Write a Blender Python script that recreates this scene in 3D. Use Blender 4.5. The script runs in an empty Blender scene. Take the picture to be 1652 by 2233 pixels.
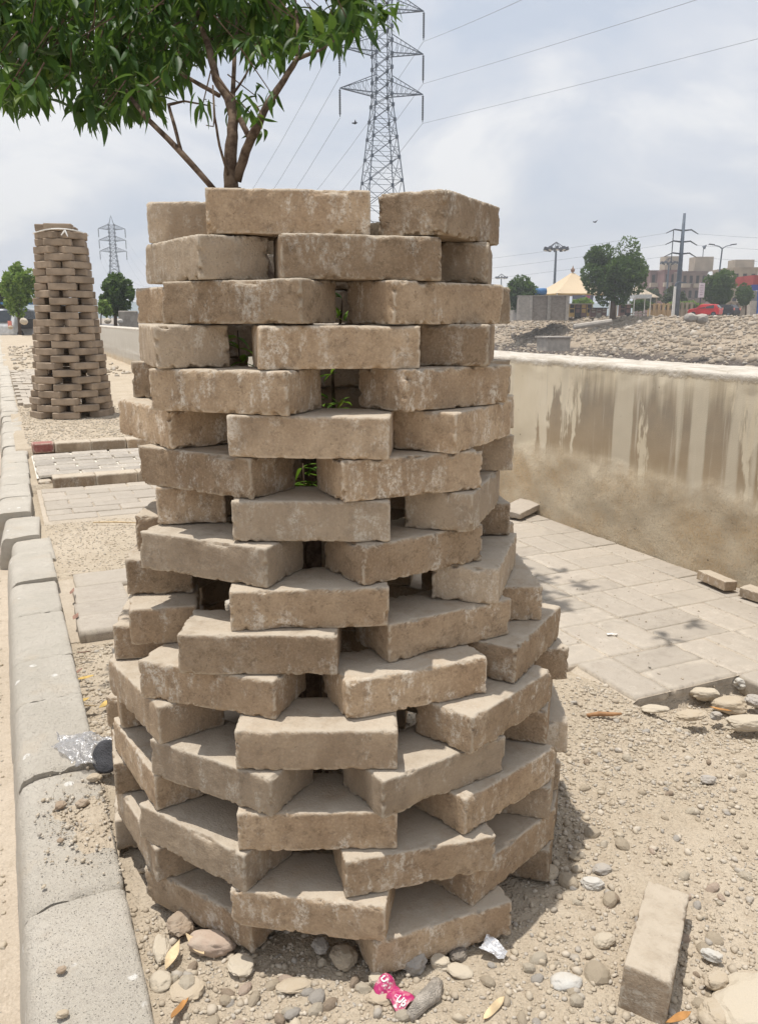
import bpy, math, random
import numpy as np
from mathutils import Vector, Matrix
random.seed(7)
S = bpy.context.scene
COL = S.collection
R = math.radians
# ------------------------------------------------------------------ camera, light, exposure
CAMH = 0.9297; PITCH = R(13.304); FPX = 1786.2
cam = bpy.data.cameras.new('camera'); camo = bpy.data.objects.new('camera', cam); COL.objects.link(camo)
camo.location = (0, 0, CAMH); camo.rotation_euler = (R(90) - PITCH, 0, 0)
cam.sensor_fit = 'HORIZONTAL'; cam.sensor_width = 36.0; cam.lens = 36.0 * FPX / 1652.0
cam.clip_start = 0.05; cam.clip_end = 4000
S.camera = camo
SUN = Vector((-0.173, 0.055, 1.0)).normalized()
sl = bpy.data.lights.new('sun', 'SUN'); sl.energy = 4.3; sl.angle = R(0.6); sl.color = (1.0, 0.955, 0.885)
so = bpy.data.objects.new('sun', sl); COL.objects.link(so); so.rotation_euler = SUN.to_track_quat('Z', 'Y').to_euler()
so.location = (-3, 2, 20)
W = bpy.data.worlds.new('World'); S.world = W; W.use_nodes = True
nt = W.node_tree; nt.nodes.clear()
def wn(t, **k):
    n = nt.nodes.new(t)
    for a, b in k.items(): setattr(n, a, b)
    return n
out = wn('ShaderNodeOutputWorld'); bg = wn('ShaderNodeBackground'); bg.inputs[1].default_value = 0.1
sky = wn('ShaderNodeTexSky', sky_type='NISHITA', sun_disc=False, sun_elevation=math.asin(SUN.z), sun_rotation=math.atan2(SUN.x, SUN.y))
sky.dust_density = 4.0; sky.air_density = 1.2; sky.altitude = 10
tc = wn('ShaderNodeTexCoord'); sep = wn('ShaderNodeSeparateXYZ'); nt.links.new(tc.outputs['Generated'], sep.inputs[0])
zz = wn('ShaderNodeMath', operation='MAXIMUM'); nt.links.new(sep.outputs[2], zz.inputs[0]); zz.inputs[1].default_value = 0.0
za = wn('ShaderNodeMath', operation='ADD'); nt.links.new(zz.outputs[0], za.inputs[0]); za.inputs[1].default_value = 0.32
dv = wn('ShaderNodeVectorMath', operation='SCALE'); iv = wn('ShaderNodeMath', operation='DIVIDE'); iv.inputs[0].default_value = 1.0
nt.links.new(za.outputs[0], iv.inputs[1]); nt.links.new(tc.outputs['Generated'], dv.inputs[0]); nt.links.new(iv.outputs[0], dv.inputs['Scale'])
mp = wn('ShaderNodeMapping'); mp.inputs['Location'].default_value = (3.1, 1.7, 0.4); mp.inputs['Scale'].default_value = (1.0, 1.0, 2.1); nt.links.new(tc.outputs['Generated'], mp.inputs[0])
ns = wn('ShaderNodeTexNoise'); ns.inputs['Scale'].default_value = 3.4; ns.inputs['Detail'].default_value = 8; ns.inputs['Roughness'].default_value = 0.52
ns.inputs['Distortion'].default_value = 0.35; nt.links.new(mp.outputs[0], ns.inputs['Vector'])
cr = wn('ShaderNodeValToRGB'); e = cr.color_ramp.elements
e[0].position = 0.38; e[0].color = (6.5, 7.2, 8.4, 1); e[1].position = 0.60; e[1].color = (10.2, 10.2, 10.3, 1)
m_ = e.new(0.5); m_.color = (8.0, 8.35, 9.1, 1)
nt.links.new(ns.outputs[0], cr.inputs[0])
mx = wn('ShaderNodeMix', data_type='RGBA'); mx.inputs[0].default_value = 0.86
nt.links.new(sky.outputs[0], mx.inputs[6]); nt.links.new(cr.outputs[0], mx.inputs[7])
nt.links.new(mx.outputs[2], bg.inputs[0]); nt.links.new(bg.outputs[0], out.inputs[0])
S.view_settings.view_transform = 'Standard'; S.view_settings.look = 'None'; S.view_settings.gamma = 1
S.view_settings.exposure = 0.0; S.view_settings.use_curve_mapping = False
S.render.resolution_x = 757; S.render.resolution_y = 1024
# ------------------------------------------------------------------ helpers
def at(px, py, Y):
    """world point at depth Y (metres in front of the camera, horizontally) seen at a spot of the photo (1652 px wide)"""
    c, s = math.cos(PITCH), math.sin(PITCH)
    u = (px - 826.) / FPX; v = (py - 1116.) / FPX
    d = Vector((u, c - v * s, -(s + v * c)))
    return Vector((0, 0, CAMH)) + d * (Y / d.y)
def atz(px, py, z):
    c, s = math.cos(PITCH), math.sin(PITCH)
    u = (px - 826.) / FPX; v = (py - 1116.) / FPX
    d = Vector((u, c - v * s, -(s + v * c)))
    return Vector((0, 0, CAMH)) + d * ((z - CAMH) / d.z)
E1 = Vector((-0.4131, 0.9107, 0)); E2 = Vector((0.9107, 0.4131, 0)); SROT = math.atan2(0.4131, 0.9107)
def uv2w(u, v, z=0.0):            # u: metres to the right of the kerb line, v: metres along it
    p = E2 * u + E1 * v; return Vector((p.x, p.y, z))
def _h(ix, iy, iz, seed):
    n = (ix * 374761393 + iy * 668265263 + iz * 2147483647 + seed * 1274126177) & 0xffffffff
    n = ((n ^ (n >> 13)) * 1274126177) & 0xffffffff
    n = (n ^ (n >> 16)) & 0xffffff
    return n.astype(np.float64) / 0xffffff
def vnoise(P, seed=0):
    P = np.asarray(P, float); I = np.floor(P).astype(np.int64); f = P - I; f = f * f * (3 - 2 * f); r = 0
    for a in (0, 1):
        for b in (0, 1):
            for c in (0, 1):
                w = (f[:, 0] if a else 1 - f[:, 0]) * (f[:, 1] if b else 1 - f[:, 1]) * (f[:, 2] if c else 1 - f[:, 2])
                r = r + w * _h(I[:, 0] + a, I[:, 1] + b, I[:, 2] + c, seed)
    return r * 2 - 1
def fbm(P, scale, octv=4, seed=0, rough=0.5):
    P = np.asarray(P, float) * scale; r = 0; a = 1; t = 0
    for o in range(octv):
        r = r + a * vnoise(P + o * 17.3, seed + o); t += a; a *= rough; P = P * 2.03
    return r / t
def sstep(a, b, x):
    t = np.clip((x - a) / (b - a), 0, 1); return t * t * (3 - 2 * t)
def mesh(name, V, F, smooth=False, mats=None):
    me = bpy.data.meshes.new(name)
    V = np.asarray(V, float)
    me.from_pydata(V.tolist(), [], F if isinstance(F, list) else np.asarray(F).tolist())
    if smooth: me.polygons.foreach_set('use_smooth', [True] * len(me.polygons))
    if mats: me.materials.append(mats)
    me.update(); return me
def ob(name, me, parent=None, loc=None, rot=None, scale=None):
    o = bpy.data.objects.new(name, me); COL.objects.link(o)
    if parent: o.parent = parent
    if loc is not None: o.location = loc
    if rot is not None: o.rotation_euler = rot if hasattr(rot, '__len__') else (0, 0, rot)
    if scale is not None: o.scale = scale if hasattr(scale, '__len__') else (scale,) * 3
    return o
def tag(o, label=None, cat=None, group=None, kind=None):
    if label: o['label'] = label
    if cat: o['category'] = cat
    if group: o['group'] = group
    if kind: o['kind'] = kind
    return o
def empty(name, loc=(0, 0, 0), rz=0.0, label=None, cat=None, group=None, kind=None):
    o = bpy.data.objects.new(name, None); COL.objects.link(o); o.location = loc; o.rotation_euler = (0, 0, rz); o.empty_display_size = .1
    return tag(o, label, cat, group, kind)
class MB:
    def __init__(s): s.V = []; s.F = []
    def add(s, V, F):
        n = len(s.V); s.V += [tuple(v) for v in V]; s.F += [tuple(i + n for i in f) for f in F]
    def box(s, a, b):
        x0, y0, z0 = a; x1, y1, z1 = b
        s.add([(x0,y0,z0),(x1,y0,z0),(x1,y1,z0),(x0,y1,z0),(x0,y0,z1),(x1,y0,z1),(x1,y1,z1),(x0,y1,z1)],
              [(0,3,2,1),(4,5,6,7),(0,1,5,4),(1,2,6,5),(2,3,7,6),(3,0,4,7)])
    def tube(s, p, q, r0, r1=None, n=6, cap=True):
        p = Vector(p); q = Vector(q); r1 = r0 if r1 is None else r1
        d = (q - p)
        if d.length < 1e-6: return
        d.normalize(); a = d.orthogonal().normalized(); b = d.cross(a)
        V = []
        for (c, r) in ((p, r0), (q, r1)):
            for i in range(n):
                t = 2 * math.pi * i / n; V.append(c + a * (r * math.cos(t)) + b * (r * math.sin(t)))
        F = [(i, (i + 1) % n, n + (i + 1) % n, n + i) for i in range(n)]
        if cap: F += [tuple(range(n - 1, -1, -1)), tuple(range(n, 2 * n))]
        s.add(V, F)
    def path(s, pts, rs, n=7):
        pts = [Vector(p) for p in pts]; V = []; F = []; N = len(pts); up = None
        for k, p in enumerate(pts):
            d = (pts[min(k + 1, N - 1)] - pts[max(k - 1, 0)]).normalized()
            if up is None: up = d.orthogonal().normalized()
            a = (up - d * up.dot(d)).normalized(); up = a; b = d.cross(a)
            for i in range(n):
                t = 2 * math.pi * i / n; V.append(p + a * (rs[k] * math.cos(t)) + b * (rs[k] * math.sin(t)))
        for k in range(N - 1):
            for i in range(n):
                j = (i + 1) % n; F.append((k*n+i, k*n+j, (k+1)*n+j, (k+1)*n+i))
        F += [tuple(range(n - 1, -1, -1)), tuple(range((N-1)*n, N*n))]
        s.add(V, F)
    def lathe(s, prof, n=12, c=(0, 0, 0)):
        V = []; F = []
        for (r, z) in prof:
            for i in range(n):
                t = 2 * math.pi * i / n; V.append((c[0] + r * math.cos(t), c[1] + r * math.sin(t), c[2] + z))
        for k in range(len(prof) - 1):
            for i in range(n):
                j = (i + 1) % n; F.append((k*n+i, k*n+j, (k+1)*n+j, (k+1)*n+i))
        F += [tuple(range(n - 1, -1, -1)), tuple(range((len(prof)-1)*n, len(prof)*n))]
        s.add(V, F)
    def build(s, name, mat, parent=None, loc=None, rot=None, smooth=False):
        return ob(name, mesh(name, s.V, s.F, smooth, mat), parent, loc, rot)
# ------------------------------------------------------------------ materials
class M:
    def __init__(s, name, rough=0.9, spec=0.25):
        s.m = bpy.data.materials.new(name); s.m.use_nodes = True; s.t = s.m.node_tree; s.n = s.t.nodes; s.l = s.t.links
        s.b = s.n['Principled BSDF']; s.b.inputs['Roughness'].default_value = rough
        s.b.inputs['Specular IOR Level'].default_value = spec
        s.tc = s.n.new('ShaderNodeTexCoord'); s.oi = s.n.new('ShaderNodeObjectInfo'); s.ge = s.n.new('ShaderNodeNewGeometry')
    def node(s, t, **k):
        n = s.n.new(t)
        for a, b in k.items(): setattr(n, a, b)
        return n
    def val(s, x, sock):
        if hasattr(x, 'is_linked') or hasattr(x, 'links'): s.l.new(x, sock)
        else: sock.default_value = x if not isinstance(x, tuple) or len(x) != 3 or sock.type != 'RGBA' else (*x, 1)
    def math(s, op, a, b=0.0, clamp=False):
        n = s.node('ShaderNodeMath', operation=op, use_clamp=clamp); s.val(a, n.inputs[0]); s.val(b, n.inputs[1]); return n.outputs[0]
    def vec(s, scale=(1, 1, 1), rnd=True, gen=False):
        v = s.tc.outputs['Object']
        if rnd:
            r = s.node('ShaderNodeVectorMath', operation='SCALE'); r.inputs[0].default_value = (37.1, 91.7, 53.3); s.l.new(s.oi.outputs['Random'], r.inputs['Scale'])
            a = s.node('ShaderNodeVectorMath', operation='ADD'); s.l.new(v, a.inputs[0]); s.l.new(r.outputs[0], a.inputs[1]); v = a.outputs[0]
        if scale != (1, 1, 1):
            m = s.node('ShaderNodeVectorMath', operation='MULTIPLY'); s.l.new(v, m.inputs[0]); m.inputs[1].default_value = scale; v = m.outputs[0]
        return v
    def noise(s, v, scale, detail=4, rough=0.55, dist=0.0):
        n = s.node('ShaderNodeTexNoise'); s.l.new(v, n.inputs['Vector']); n.inputs['Scale'].default_value = scale
        n.inputs['Detail'].default_value = detail; n.inputs['Roughness'].default_value = rough; n.inputs['Distortion'].default_value = dist
        return n.outputs[0]
    def vor(s, v, scale, feature='F1', rnd=1.0):
        n = s.node('ShaderNodeTexVoronoi', feature=feature); s.l.new(v, n.inputs['Vector']); n.inputs['Scale'].default_value = scale
        n.inputs['Randomness'].default_value = rnd
        return n.outputs[0]
    def ramp(s, f, a, b, lo=0.0, hi=1.0):
        n = s.node('ShaderNodeMapRange', interpolation_type='SMOOTHSTEP'); s.val(f, n.inputs[0]); n.inputs[1].default_value = a; n.inputs[2].default_value = b
        n.inputs[3].default_value = lo; n.inputs[4].default_value = hi; return n.outputs[0]
    def mix(s, f, a, b, mode='MIX'):
        n = s.node('ShaderNodeMix', data_type='RGBA', blend_type=mode); s.val(f, n.inputs[0]); s.val(a, n.inputs[6]); s.val(b, n.inputs[7]); return n.outputs[2]
    def bump(s, h, strength=0.5, dist=0.01, prev=None):
        n = s.node('ShaderNodeBump'); n.inputs['Strength'].default_value = strength; n.inputs['Distance'].default_value = dist
        s.l.new(h, n.inputs['Height'])
        if prev: s.l.new(prev, n.inputs['Normal'])
        return n.outputs[0]
    def done(s, col=None, nrm=None, rough=None):
        if col is not None: s.val(col, s.b.inputs['Base Color'])
        if nrm is not None: s.l.new(nrm, s.b.inputs['Normal'])
        if rough is not None: s.val(rough, s.b.inputs['Roughness'])
        return s.m
def flat(name, c, rough=0.8, var=0.12, scale=6.0, metal=0.0, spec=0.3, bump=0.0):
    m = M(name, rough, spec); v = m.vec()
    n = m.noise(v, scale, 5)
    d = tuple(x * (1 - var) for x in c); l = tuple(min(1, x * (1 + var)) for x in c)
    m.b.inputs['Metallic'].default_value = metal
    return m.done(m.mix(m.ramp(n, .3, .7), d, l), m.bump(m.noise(v, scale * 8, 3), bump, .01) if bump else None)
def mat_brick(name, c1, c2, dust=(.50, .435, .35), dust_sun_f=.75, eff=.5, bumpk=1.0):
    m = M(name, .93, .18); v = m.vec()
    big = m.noise(v, 7, 4, .6); mid = m.noise(v, 30, 5, .62); fine = m.noise(v, 260, 4, .7); grit = m.noise(v, 900, 2, .6)
    col = m.mix(m.ramp(big, .32, .68), c1, c2)
    col = m.mix(m.ramp(mid, .35, .75, 0, .55), col, tuple(x * .72 for x in c1))
    vv = m.vec((1, 1, .45))
    ef = m.math('MULTIPLY', m.math('MULTIPLY', m.ramp(m.noise(vv, 30, 8, .8, .15), .49, .60), m.ramp(m.noise(v, 170, 4, .75), .40, .56, .1, 1)), m.ramp(m.noise(v, 9, 3), .42, .56, .08, 1))
    col = m.mix(m.math('MULTIPLY', ef, m.math('ADD', eff, .2, True)), col, (.66, .61, .53))
    col = m.mix(m.ramp(m.noise(v, 55, 6, .78), .52, .63, 0, .55), col, tuple(x * .55 for x in c1))
    pits = m.ramp(m.vor(v, 210), .0, .22, 1, 0)
    pm = m.math('MULTIPLY', pits, m.ramp(m.noise(v, 45, 3), .46, .56))
    col = m.mix(m.math('MULTIPLY', pm, .75), col, (.10, .075, .05))
    spots = m.math('MULTIPLY', m.ramp(m.vor(v, 75), .12, .2, 1, 0), m.ramp(m.noise(v, 14, 2), .54, .62, 0, .45))
    col = m.mix(spots, col, tuple(x * .55 for x in c1))
    col = m.mix(m.ramp(fine, .48, .68, 0, .22), col, tuple(min(1, x * 1.5) for x in c2)); col = m.mix(m.ramp(fine, .50, .34, 0, .22), col, tuple(x * .6 for x in c1))
    r7 = m.math('FRACT', m.math('MULTIPLY', m.oi.outputs['Random'], 7.31))
    col = m.mix(m.ramp(r7, .35, 1.0, 0, .75), col, m.mix(.5, col, (.42, .37, .30)))
    col = m.mix(m.math('MULTIPLY', m.ramp(m.noise(vv, 5, 3, .6), .52, .62), m.ramp(r7, .2, .9, .05, .6)), col, tuple(x * .55 for x in c1))
    pn = m.ramp(m.ge.outputs['Pointiness'], .515, .56); pn = m.math('MULTIPLY', pn, m.ramp(m.noise(v, 60, 3), .3, .55))
    col = m.mix(m.math('MULTIPLY', pn, .55), col, (.60, .53, .43))
    hv = m.node('ShaderNodeHueSaturation'); s_ = m.math('MULTIPLY_ADD', m.oi.outputs['Random'], .46); s_.node.inputs[2].default_value = .78
    m.l.new(s_, hv.inputs['Value']); m.l.new(col, hv.inputs['Color']); col = hv.outputs[0]
    # dusty upward faces, their tone also raised to paint in sunlit tops
    sp = m.node('ShaderNodeSeparateXYZ'); m.l.new(m.ge.outputs['Normal'], sp.inputs[0])
    du = m.math('MULTIPLY', m.ramp(sp.outputs[2], .45, .9), m.ramp(m.noise(v, 22, 5, .7), .25, .6, .45, 1))
    col = m.mix(m.math('MULTIPLY', du, dust_sun_f), col, dust)
    nr = m.bump(big, .2 * bumpk, .003); nr = m.bump(mid, .55 * bumpk, .0035, nr); nr = m.bump(fine, .9 * bumpk, .0018, nr)
    nr = m.bump(grit, .5 * bumpk, .0005, nr); nr = m.bump(m.math('MULTIPLY', pm, -1), .7 * bumpk, .0015, nr)
    return m.done(col, nr)
BR = mat_brick('cast_brick', (.31, .222, .145), (.425, .322, .22), dust=(.49, .425, .34), dust_sun_f=.92, eff=.6)
BR2 = mat_brick('cast_brick_far', (.195, .137, .095), (.26, .19, .135), dust=(.33, .28, .22), eff=.3)
BR2 = flat('farther_cast_brick', (.31, .243, .18), .95, .22, 9, bump=.3)
PV = mat_brick('paver', (.35, .30, .245), (.42, .365, .305), dust=(.40, .355, .30), dust_sun_f=.75, eff=.35, bumpk=.6)
PVW = mat_brick('paver_grey', (.30, .265, .225), (.37, .33, .285), dust=(.42, .38, .33), dust_sun_f=.5, eff=.9)
RED = mat_brick('red_brick', (.22, .075, .065), (.28, .10, .085), dust=(.36, .2, .17), dust_sun_f=.5, eff=.1)
def mat_kerb():
    m = M('kerb_concrete', .9, .2); v = m.vec()
    a = m.noise(v, 5, 5, .6); b = m.noise(v, 60, 5, .7); c = m.noise(v, 420, 3, .7)
    col = m.mix(m.ramp(a, .3, .7), (.45, .41, .345), (.525, .48, .41))
    col = m.mix(m.ramp(b, .45, .8, 0, .5), col, (.33, .29, .25))
    col = m.mix(m.ramp(m.noise(v, 9, 4), .55, .7, 0, .4), col, (.50, .42, .32))
    sp = m.math('MULTIPLY', m.ramp(m.vor(v, 13), .10, .14, 1, 0), m.ramp(m.noise(v, 5.3, 1), .52, .55))
    sp = m.math('MULTIPLY', sp, m.ramp(m.noise(v, 90, 3), .35, .5))
    col = m.mix(m.math('MULTIPLY', sp, .8), col, (.78, .76, .72))
    pt = m.ramp(m.vor(v, 240), .05, .3, 1, 0); col = m.mix(m.math('MULTIPLY', pt, m.ramp(b, .45, .6, 0, .08)), col, (.25, .22, .18))
    col = m.mix(m.ramp(c, .35, .7, 0, .25), col, (.56, .54, .50))
    nr = m.bump(b, .9, .005); nr = m.bump(m.math('MULTIPLY', pt, -1), .8, .003, nr); nr = m.bump(c, 1.0, .003, nr)
    return m.done(col, nr)
KB = mat_kerb()
def mat_dirt(name, c1, c2, c3, grit=1.0):
    m = M(name, .97, .1); v = m.tc.outputs['Object']
    a = m.noise(v, 2.2, 5, .6); b = m.noise(v, 24, 5, .65); c = m.noise(v, 190, 4, .7)
    col = m.mix(m.ramp(a, .35, .65), c1, c2); col = m.mix(m.ramp(b, .4, .75, 0, .6), col, c3)
    col = m.mix(m.ramp(c, .35, .75, 0, .35), col, tuple(min(1, x * 1.4) for x in c2))
    pe = m.vor(v, 85); col = m.mix(m.ramp(pe, .0, .35, .35, 0), col, tuple(min(1, x * 1.25) for x in c2))
    p2 = m.vor(v, 210)
    nr = m.bump(b, .6 * grit, .016); nr = m.bump(m.math('MULTIPLY', pe, -1), .4 * grit, .007, nr); nr = m.bump(m.math('MULTIPLY', p2, -1), .5 * grit, .003, nr); nr = m.bump(c, 1.0 * grit, .003, nr)
    return m.done(col, nr)
DIRT = mat_dirt('dry_dirt', (.41, .345, .26), (.475, .405, .315), (.34, .27, .195))
DUST = mat_dirt('joint_sand', (.41, .35, .275), (.46, .40, .325), (.36, .30, .235), .5)
ROAD = mat_dirt('dusty_road', (.42, .355, .28), (.48, .41, .33), (.35, .29, .22), .7)
def mat_stone(name, cols, isl=True, scale=30, rough=.85):
    m = M(name, rough, .3); v = m.vec()
    r = m.ge.outputs['Random Per Island'] if isl else m.oi.outputs['Random']
    n = m.node('ShaderNodeValToRGB'); e = n.color_ramp.elements; m.l.new(r, n.inputs[0])
    e[0].color = (*cols[0], 1); e[1].color = (*cols[-1], 1); e[1].position = 1
    for i, c in enumerate(cols[1:-1]): q = e.new((i + 1) / (len(cols) - 1)); q.color = (*c, 1)
    a = m.noise(v, scale, 5, .65)
    col = m.mix(m.ramp(a, .3, .75, 0, .5), n.outputs[0], (.47, .41, .33))
    return m.done(col, m.bump(a, .5, .003, m.bump(m.noise(v, scale * 8, 3), .5, .0012)))
GRV = mat_stone('gravel', [(.43, .365, .275), (.48, .41, .31), (.38, .315, .235), (.56, .495, .405), (.35, .32, .28), (.46, .385, .28)])
RUB = mat_stone('bank_rubble', [(.25, .20, .145), (.37, .305, .23), (.30, .24, .175), (.50, .45, .385), (.14, .115, .09), (.34, .275, .205), (.28, .225, .165), (.40, .335, .255)], scale=3)
def mat_wall():
    m = M('stained_concrete', .9, .2); v = m.tc.outputs['Object']       # local x: across, y: along, z: up
    sp = m.node('ShaderNodeSeparateXYZ'); m.l.new(v, sp.inputs[0]); z = sp.outputs[2]; y = sp.outputs[1]
    def strv(k, off=0):
        q = m.node('ShaderNodeVectorMath', operation='MULTIPLY'); m.l.new(v, q.inputs[0]); q.inputs[1].default_value = k
        a = m.node('ShaderNodeVectorMath', operation='ADD'); m.l.new(q.outputs[0], a.inputs[0]); a.inputs[1].default_value = (off, off * 1.7, off * .3); return a.outputs[0]
    base = m.mix(m.ramp(m.noise(v, 3, 5), .3, .7), (.60, .52, .385), (.68, .605, .475))
    ysh = m.math('ADD', y, m.math('MULTIPLY', m.noise(v, 2.3, 4, .7), .25))
    ys = m.node('ShaderNodeCombineXYZ'); m.l.new(ysh, ys.inputs[1]); m.l.new(m.math('MULTIPLY', z, .16), ys.inputs[2])
    broad = m.noise(ys.outputs[0], 4.2, 3, .55)
    edge = m.noise(strv((1, 1, .12), 4), 22, 8, .78)
    dk = m.math('ADD', broad, m.math('MULTIPLY', m.math('SUBTRACT', edge, .5), .30))
    zmask = m.math('MULTIPLY', m.ramp(m.math('ADD', z, m.math('MULTIPLY', m.noise(strv((1, 1, .05), 9), 22, 3), -.30)), .42, .60, 1, 0), m.ramp(m.math('ADD', z, m.math('MULTIPLY', edge, .14)), .30, .47))
    dark = m.math('MULTIPLY', m.ramp(dk, .468, .505), zmask)
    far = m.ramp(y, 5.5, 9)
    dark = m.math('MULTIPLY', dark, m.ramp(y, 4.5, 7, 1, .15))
    dcol = m.mix(m.ramp(z, .30, .62), (.36, .27, .17), (.27, .23, .18)); dcol = m.mix(m.ramp(m.noise(v, 9, 5, .7), .35, .65, 0, .5), dcol, (.38, .30, .21))
    col = m.mix(m.math('MULTIPLY', dark, .95), base, dcol)
    wide = m.noise(strv((1, 1, .06), 6), 7.5, 3, .5)
    col = m.mix(m.math('MULTIPLY', m.ramp(m.math('ADD', wide, m.math('MULTIPLY', m.math('SUBTRACT', edge, .5), .12)), .535, .60), m.ramp(m.math('ADD', z, m.math('MULTIPLY', edge, .2)), .22, .42, 0, .8)), col, (.60, .535, .42))
    strk = m.noise(strv((1, 1, .05), 2), 24, 4, .6)
    col = m.mix(m.math('MULTIPLY', m.ramp(strk, .57, .72), m.ramp(z, .2, .38, 0, .5)), col, (.66, .60, .50))
    st2 = m.noise(strv((1, 1, .04), 12), 40, 4, .7)
    col = m.mix(m.math('MULTIPLY', m.ramp(st2, .58, .7), m.ramp(z, .38, .6, 0, .45)), col, (.26, .22, .18))
    # sandy rough lower plaster
    lowm = m.ramp(m.math('ADD', z, m.math('MULTIPLY', m.noise(v, 5, 4), .24)), .33, .47, 1, 0)
    lc = m.mix(m.ramp(m.noise(v, 4, 6, .6), .35, .65), (.66, .49, .30), (.74, .62, .45))
    lc = m.mix(m.ramp(m.noise(v, 110, 5, .75), .42, .62, 0, .55), lc, (.64, .55, .42)); lc = m.mix(m.ramp(m.noise(v, 130, 4, .7), .56, .66, 0, .4), lc, (.28, .19, .11))
    col = m.mix(lowm, col, lc)
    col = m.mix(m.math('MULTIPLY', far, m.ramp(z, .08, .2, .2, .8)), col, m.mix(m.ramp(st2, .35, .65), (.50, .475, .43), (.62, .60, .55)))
    topm = m.ramp(m.math('ADD', z, m.math('MULTIPLY', m.noise(v, 26, 4, .7), -.05)), .685, .705)
    col = m.mix(topm, col, m.mix(m.ramp(m.noise(strv((1, .35, 1), 3), 20, 5, .7), .35, .6), (.42, .37, .30), (.60, .555, .49)))
    holes = m.math('MULTIPLY', m.ramp(m.vor(v, 16), .05, .08, 1, 0), m.ramp(m.noise(v, 3.7, 2), .5, .6))
    col = m.mix(m.math('MULTIPLY', holes, .8), col, (.16, .12, .09))
    fine = m.noise(v, 230, 4, .7); cr_ = m.noise(v, 42, 5, .7)
    nr = m.bump(fine, .5, .002); nr = m.bump(m.math('MULTIPLY', m.noise(v, 60, 7, .8), lowm), 1.0, .022, nr); nr = m.bump(m.math('MULTIPLY', topm, cr_), .8, .012, nr)
    nr = m.bump(m.math('MULTIPLY', m.vor(v, 120), lowm), .5, .005, nr)
    return m.done(col, nr)
WL = mat_wall()
def mat_leaf(name, c1, c2, c3, tr=.35, rough=.5):
    m = M(name, rough, .28); r = m.math('FRACT', m.math('ADD', m.ge.outputs['Random Per Island'], m.oi.outputs['Random']))
    col = m.mix(m.ramp(r, .0, .75), c1, c2); col = m.mix(m.ramp(r, .86, 1.0), col, c3)
    col = m.mix(m.ramp(m.noise(m.vec(), 25, 3), .3, .7, 0, .35), col, tuple(x * .6 for x in c1))
    t = m.node('ShaderNodeBsdfTranslucent'); m.val(m.mix(.5, col, (.16, .26, .03)), t.inputs[0])
    x = m.node('ShaderNodeMixShader'); x.inputs[0].default_value = tr
    m.val(col, m.b.inputs['Base Color'])
    m.l.new(m.b.outputs[0], x.inputs[1]); m.l.new(t.outputs[0], x.inputs[2]); m.l.new(x.outputs[0], m.n['Material Output'].inputs[0])
    return m.m
LEAF = mat_leaf('green_leaf', (.022, .058, .013), (.05, .12, .022), (.17, .24, .045), .34)
FOL = mat_leaf('far_foliage', (.045, .085, .022), (.08, .14, .035), (.16, .23, .06), .35, .7)
FOLB = mat_leaf('bright_foliage', (.14, .24, .04), (.25, .36, .07), (.4, .48, .14), .35, .6)
FOLG = mat_leaf('dusty_foliage', (.05, .065, .035), (.085, .10, .05), (.15, .16, .09), .2, .8)
def mat_bark():
    m = M('bark', .9, .2); v = m.vec()
    a = m.noise(v, 60, 5, .65); b = m.noise(m.vec((1, 1, .2)), 160, 3)
    return m.done(m.mix(m.ramp(a, .35, .65), (.065, .042, .029), (.16, .115, .08)), m.bump(a, .6, .004, m.bump(b, .5, .002)))
BARK = mat_bark()
STEEL = flat('galvanised_steel', (.10, .125, .16), .6, .2, 2)
DSTEEL = flat('dark_steel', (.055, .065, .08), .6, .2, 2)
WIRE = flat('wire', (.24, .25, .28), .5, .1, 1)
WHITE = flat('white_paint', (.72, .71, .68), .6, .08)
DARKM = flat('dark_opening', (.035, .033, .032), .6, .3)
GLASS = flat('dark_glass', (.03, .035, .04), .12, .2, spec=.6)
RUBBER = flat('black_rubber', (.03, .03, .03), .7, .2)
CARRED = flat('red_paint', (.52, .022, .03), .3, .06, 3, spec=.5)
LIGHTG = flat('lamp_glass', (.75, .75, .72), .25, .05, spec=.6)
CONC = flat('grey_concrete', (.33, .30, .26), .9, .18, 5, bump=.4)
BLOCKW = flat('block_masonry', (.27, .235, .20), .9, .2, 3, bump=.4)
BLOCKL = flat('pale_block_masonry', (.42, .38, .33), .9, .15, 3, bump=.4)
TENTM = flat('peach_tent_cloth', (.60, .475, .32), .8, .04, .4)
BLUEM = flat('blue_plastic', (.06, .17, .36), .5, .15)
REDB = flat('red_brown_render', (.19, .12, .11), .9, .18, .5)
BEIGE = flat('beige_render', (.40, .34, .27), .9, .15, .5)
TANB = flat('tan_render', (.33, .27, .20), .9, .18, .5)
YEL = flat('ochre_paint', (.50, .34, .12), .8, .15, 2)
HILLM = flat('hazed_hill', (.20, .24, .25), 1, .1, .02)  # blue-grey of the distant haze is painted into the hill colour
GREEN = flat('green_paint', (.04, .14, .07), .6, .1)
PINKM = flat('pink_sign', (.45, .12, .2), .7, .15, 2)
BSIGN = flat('blue_sign', (.03, .06, .30), .6, .1, 1)
RSIGN = flat('red_fascia', (.33, .045, .04), .7, .15, 1)
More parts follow.
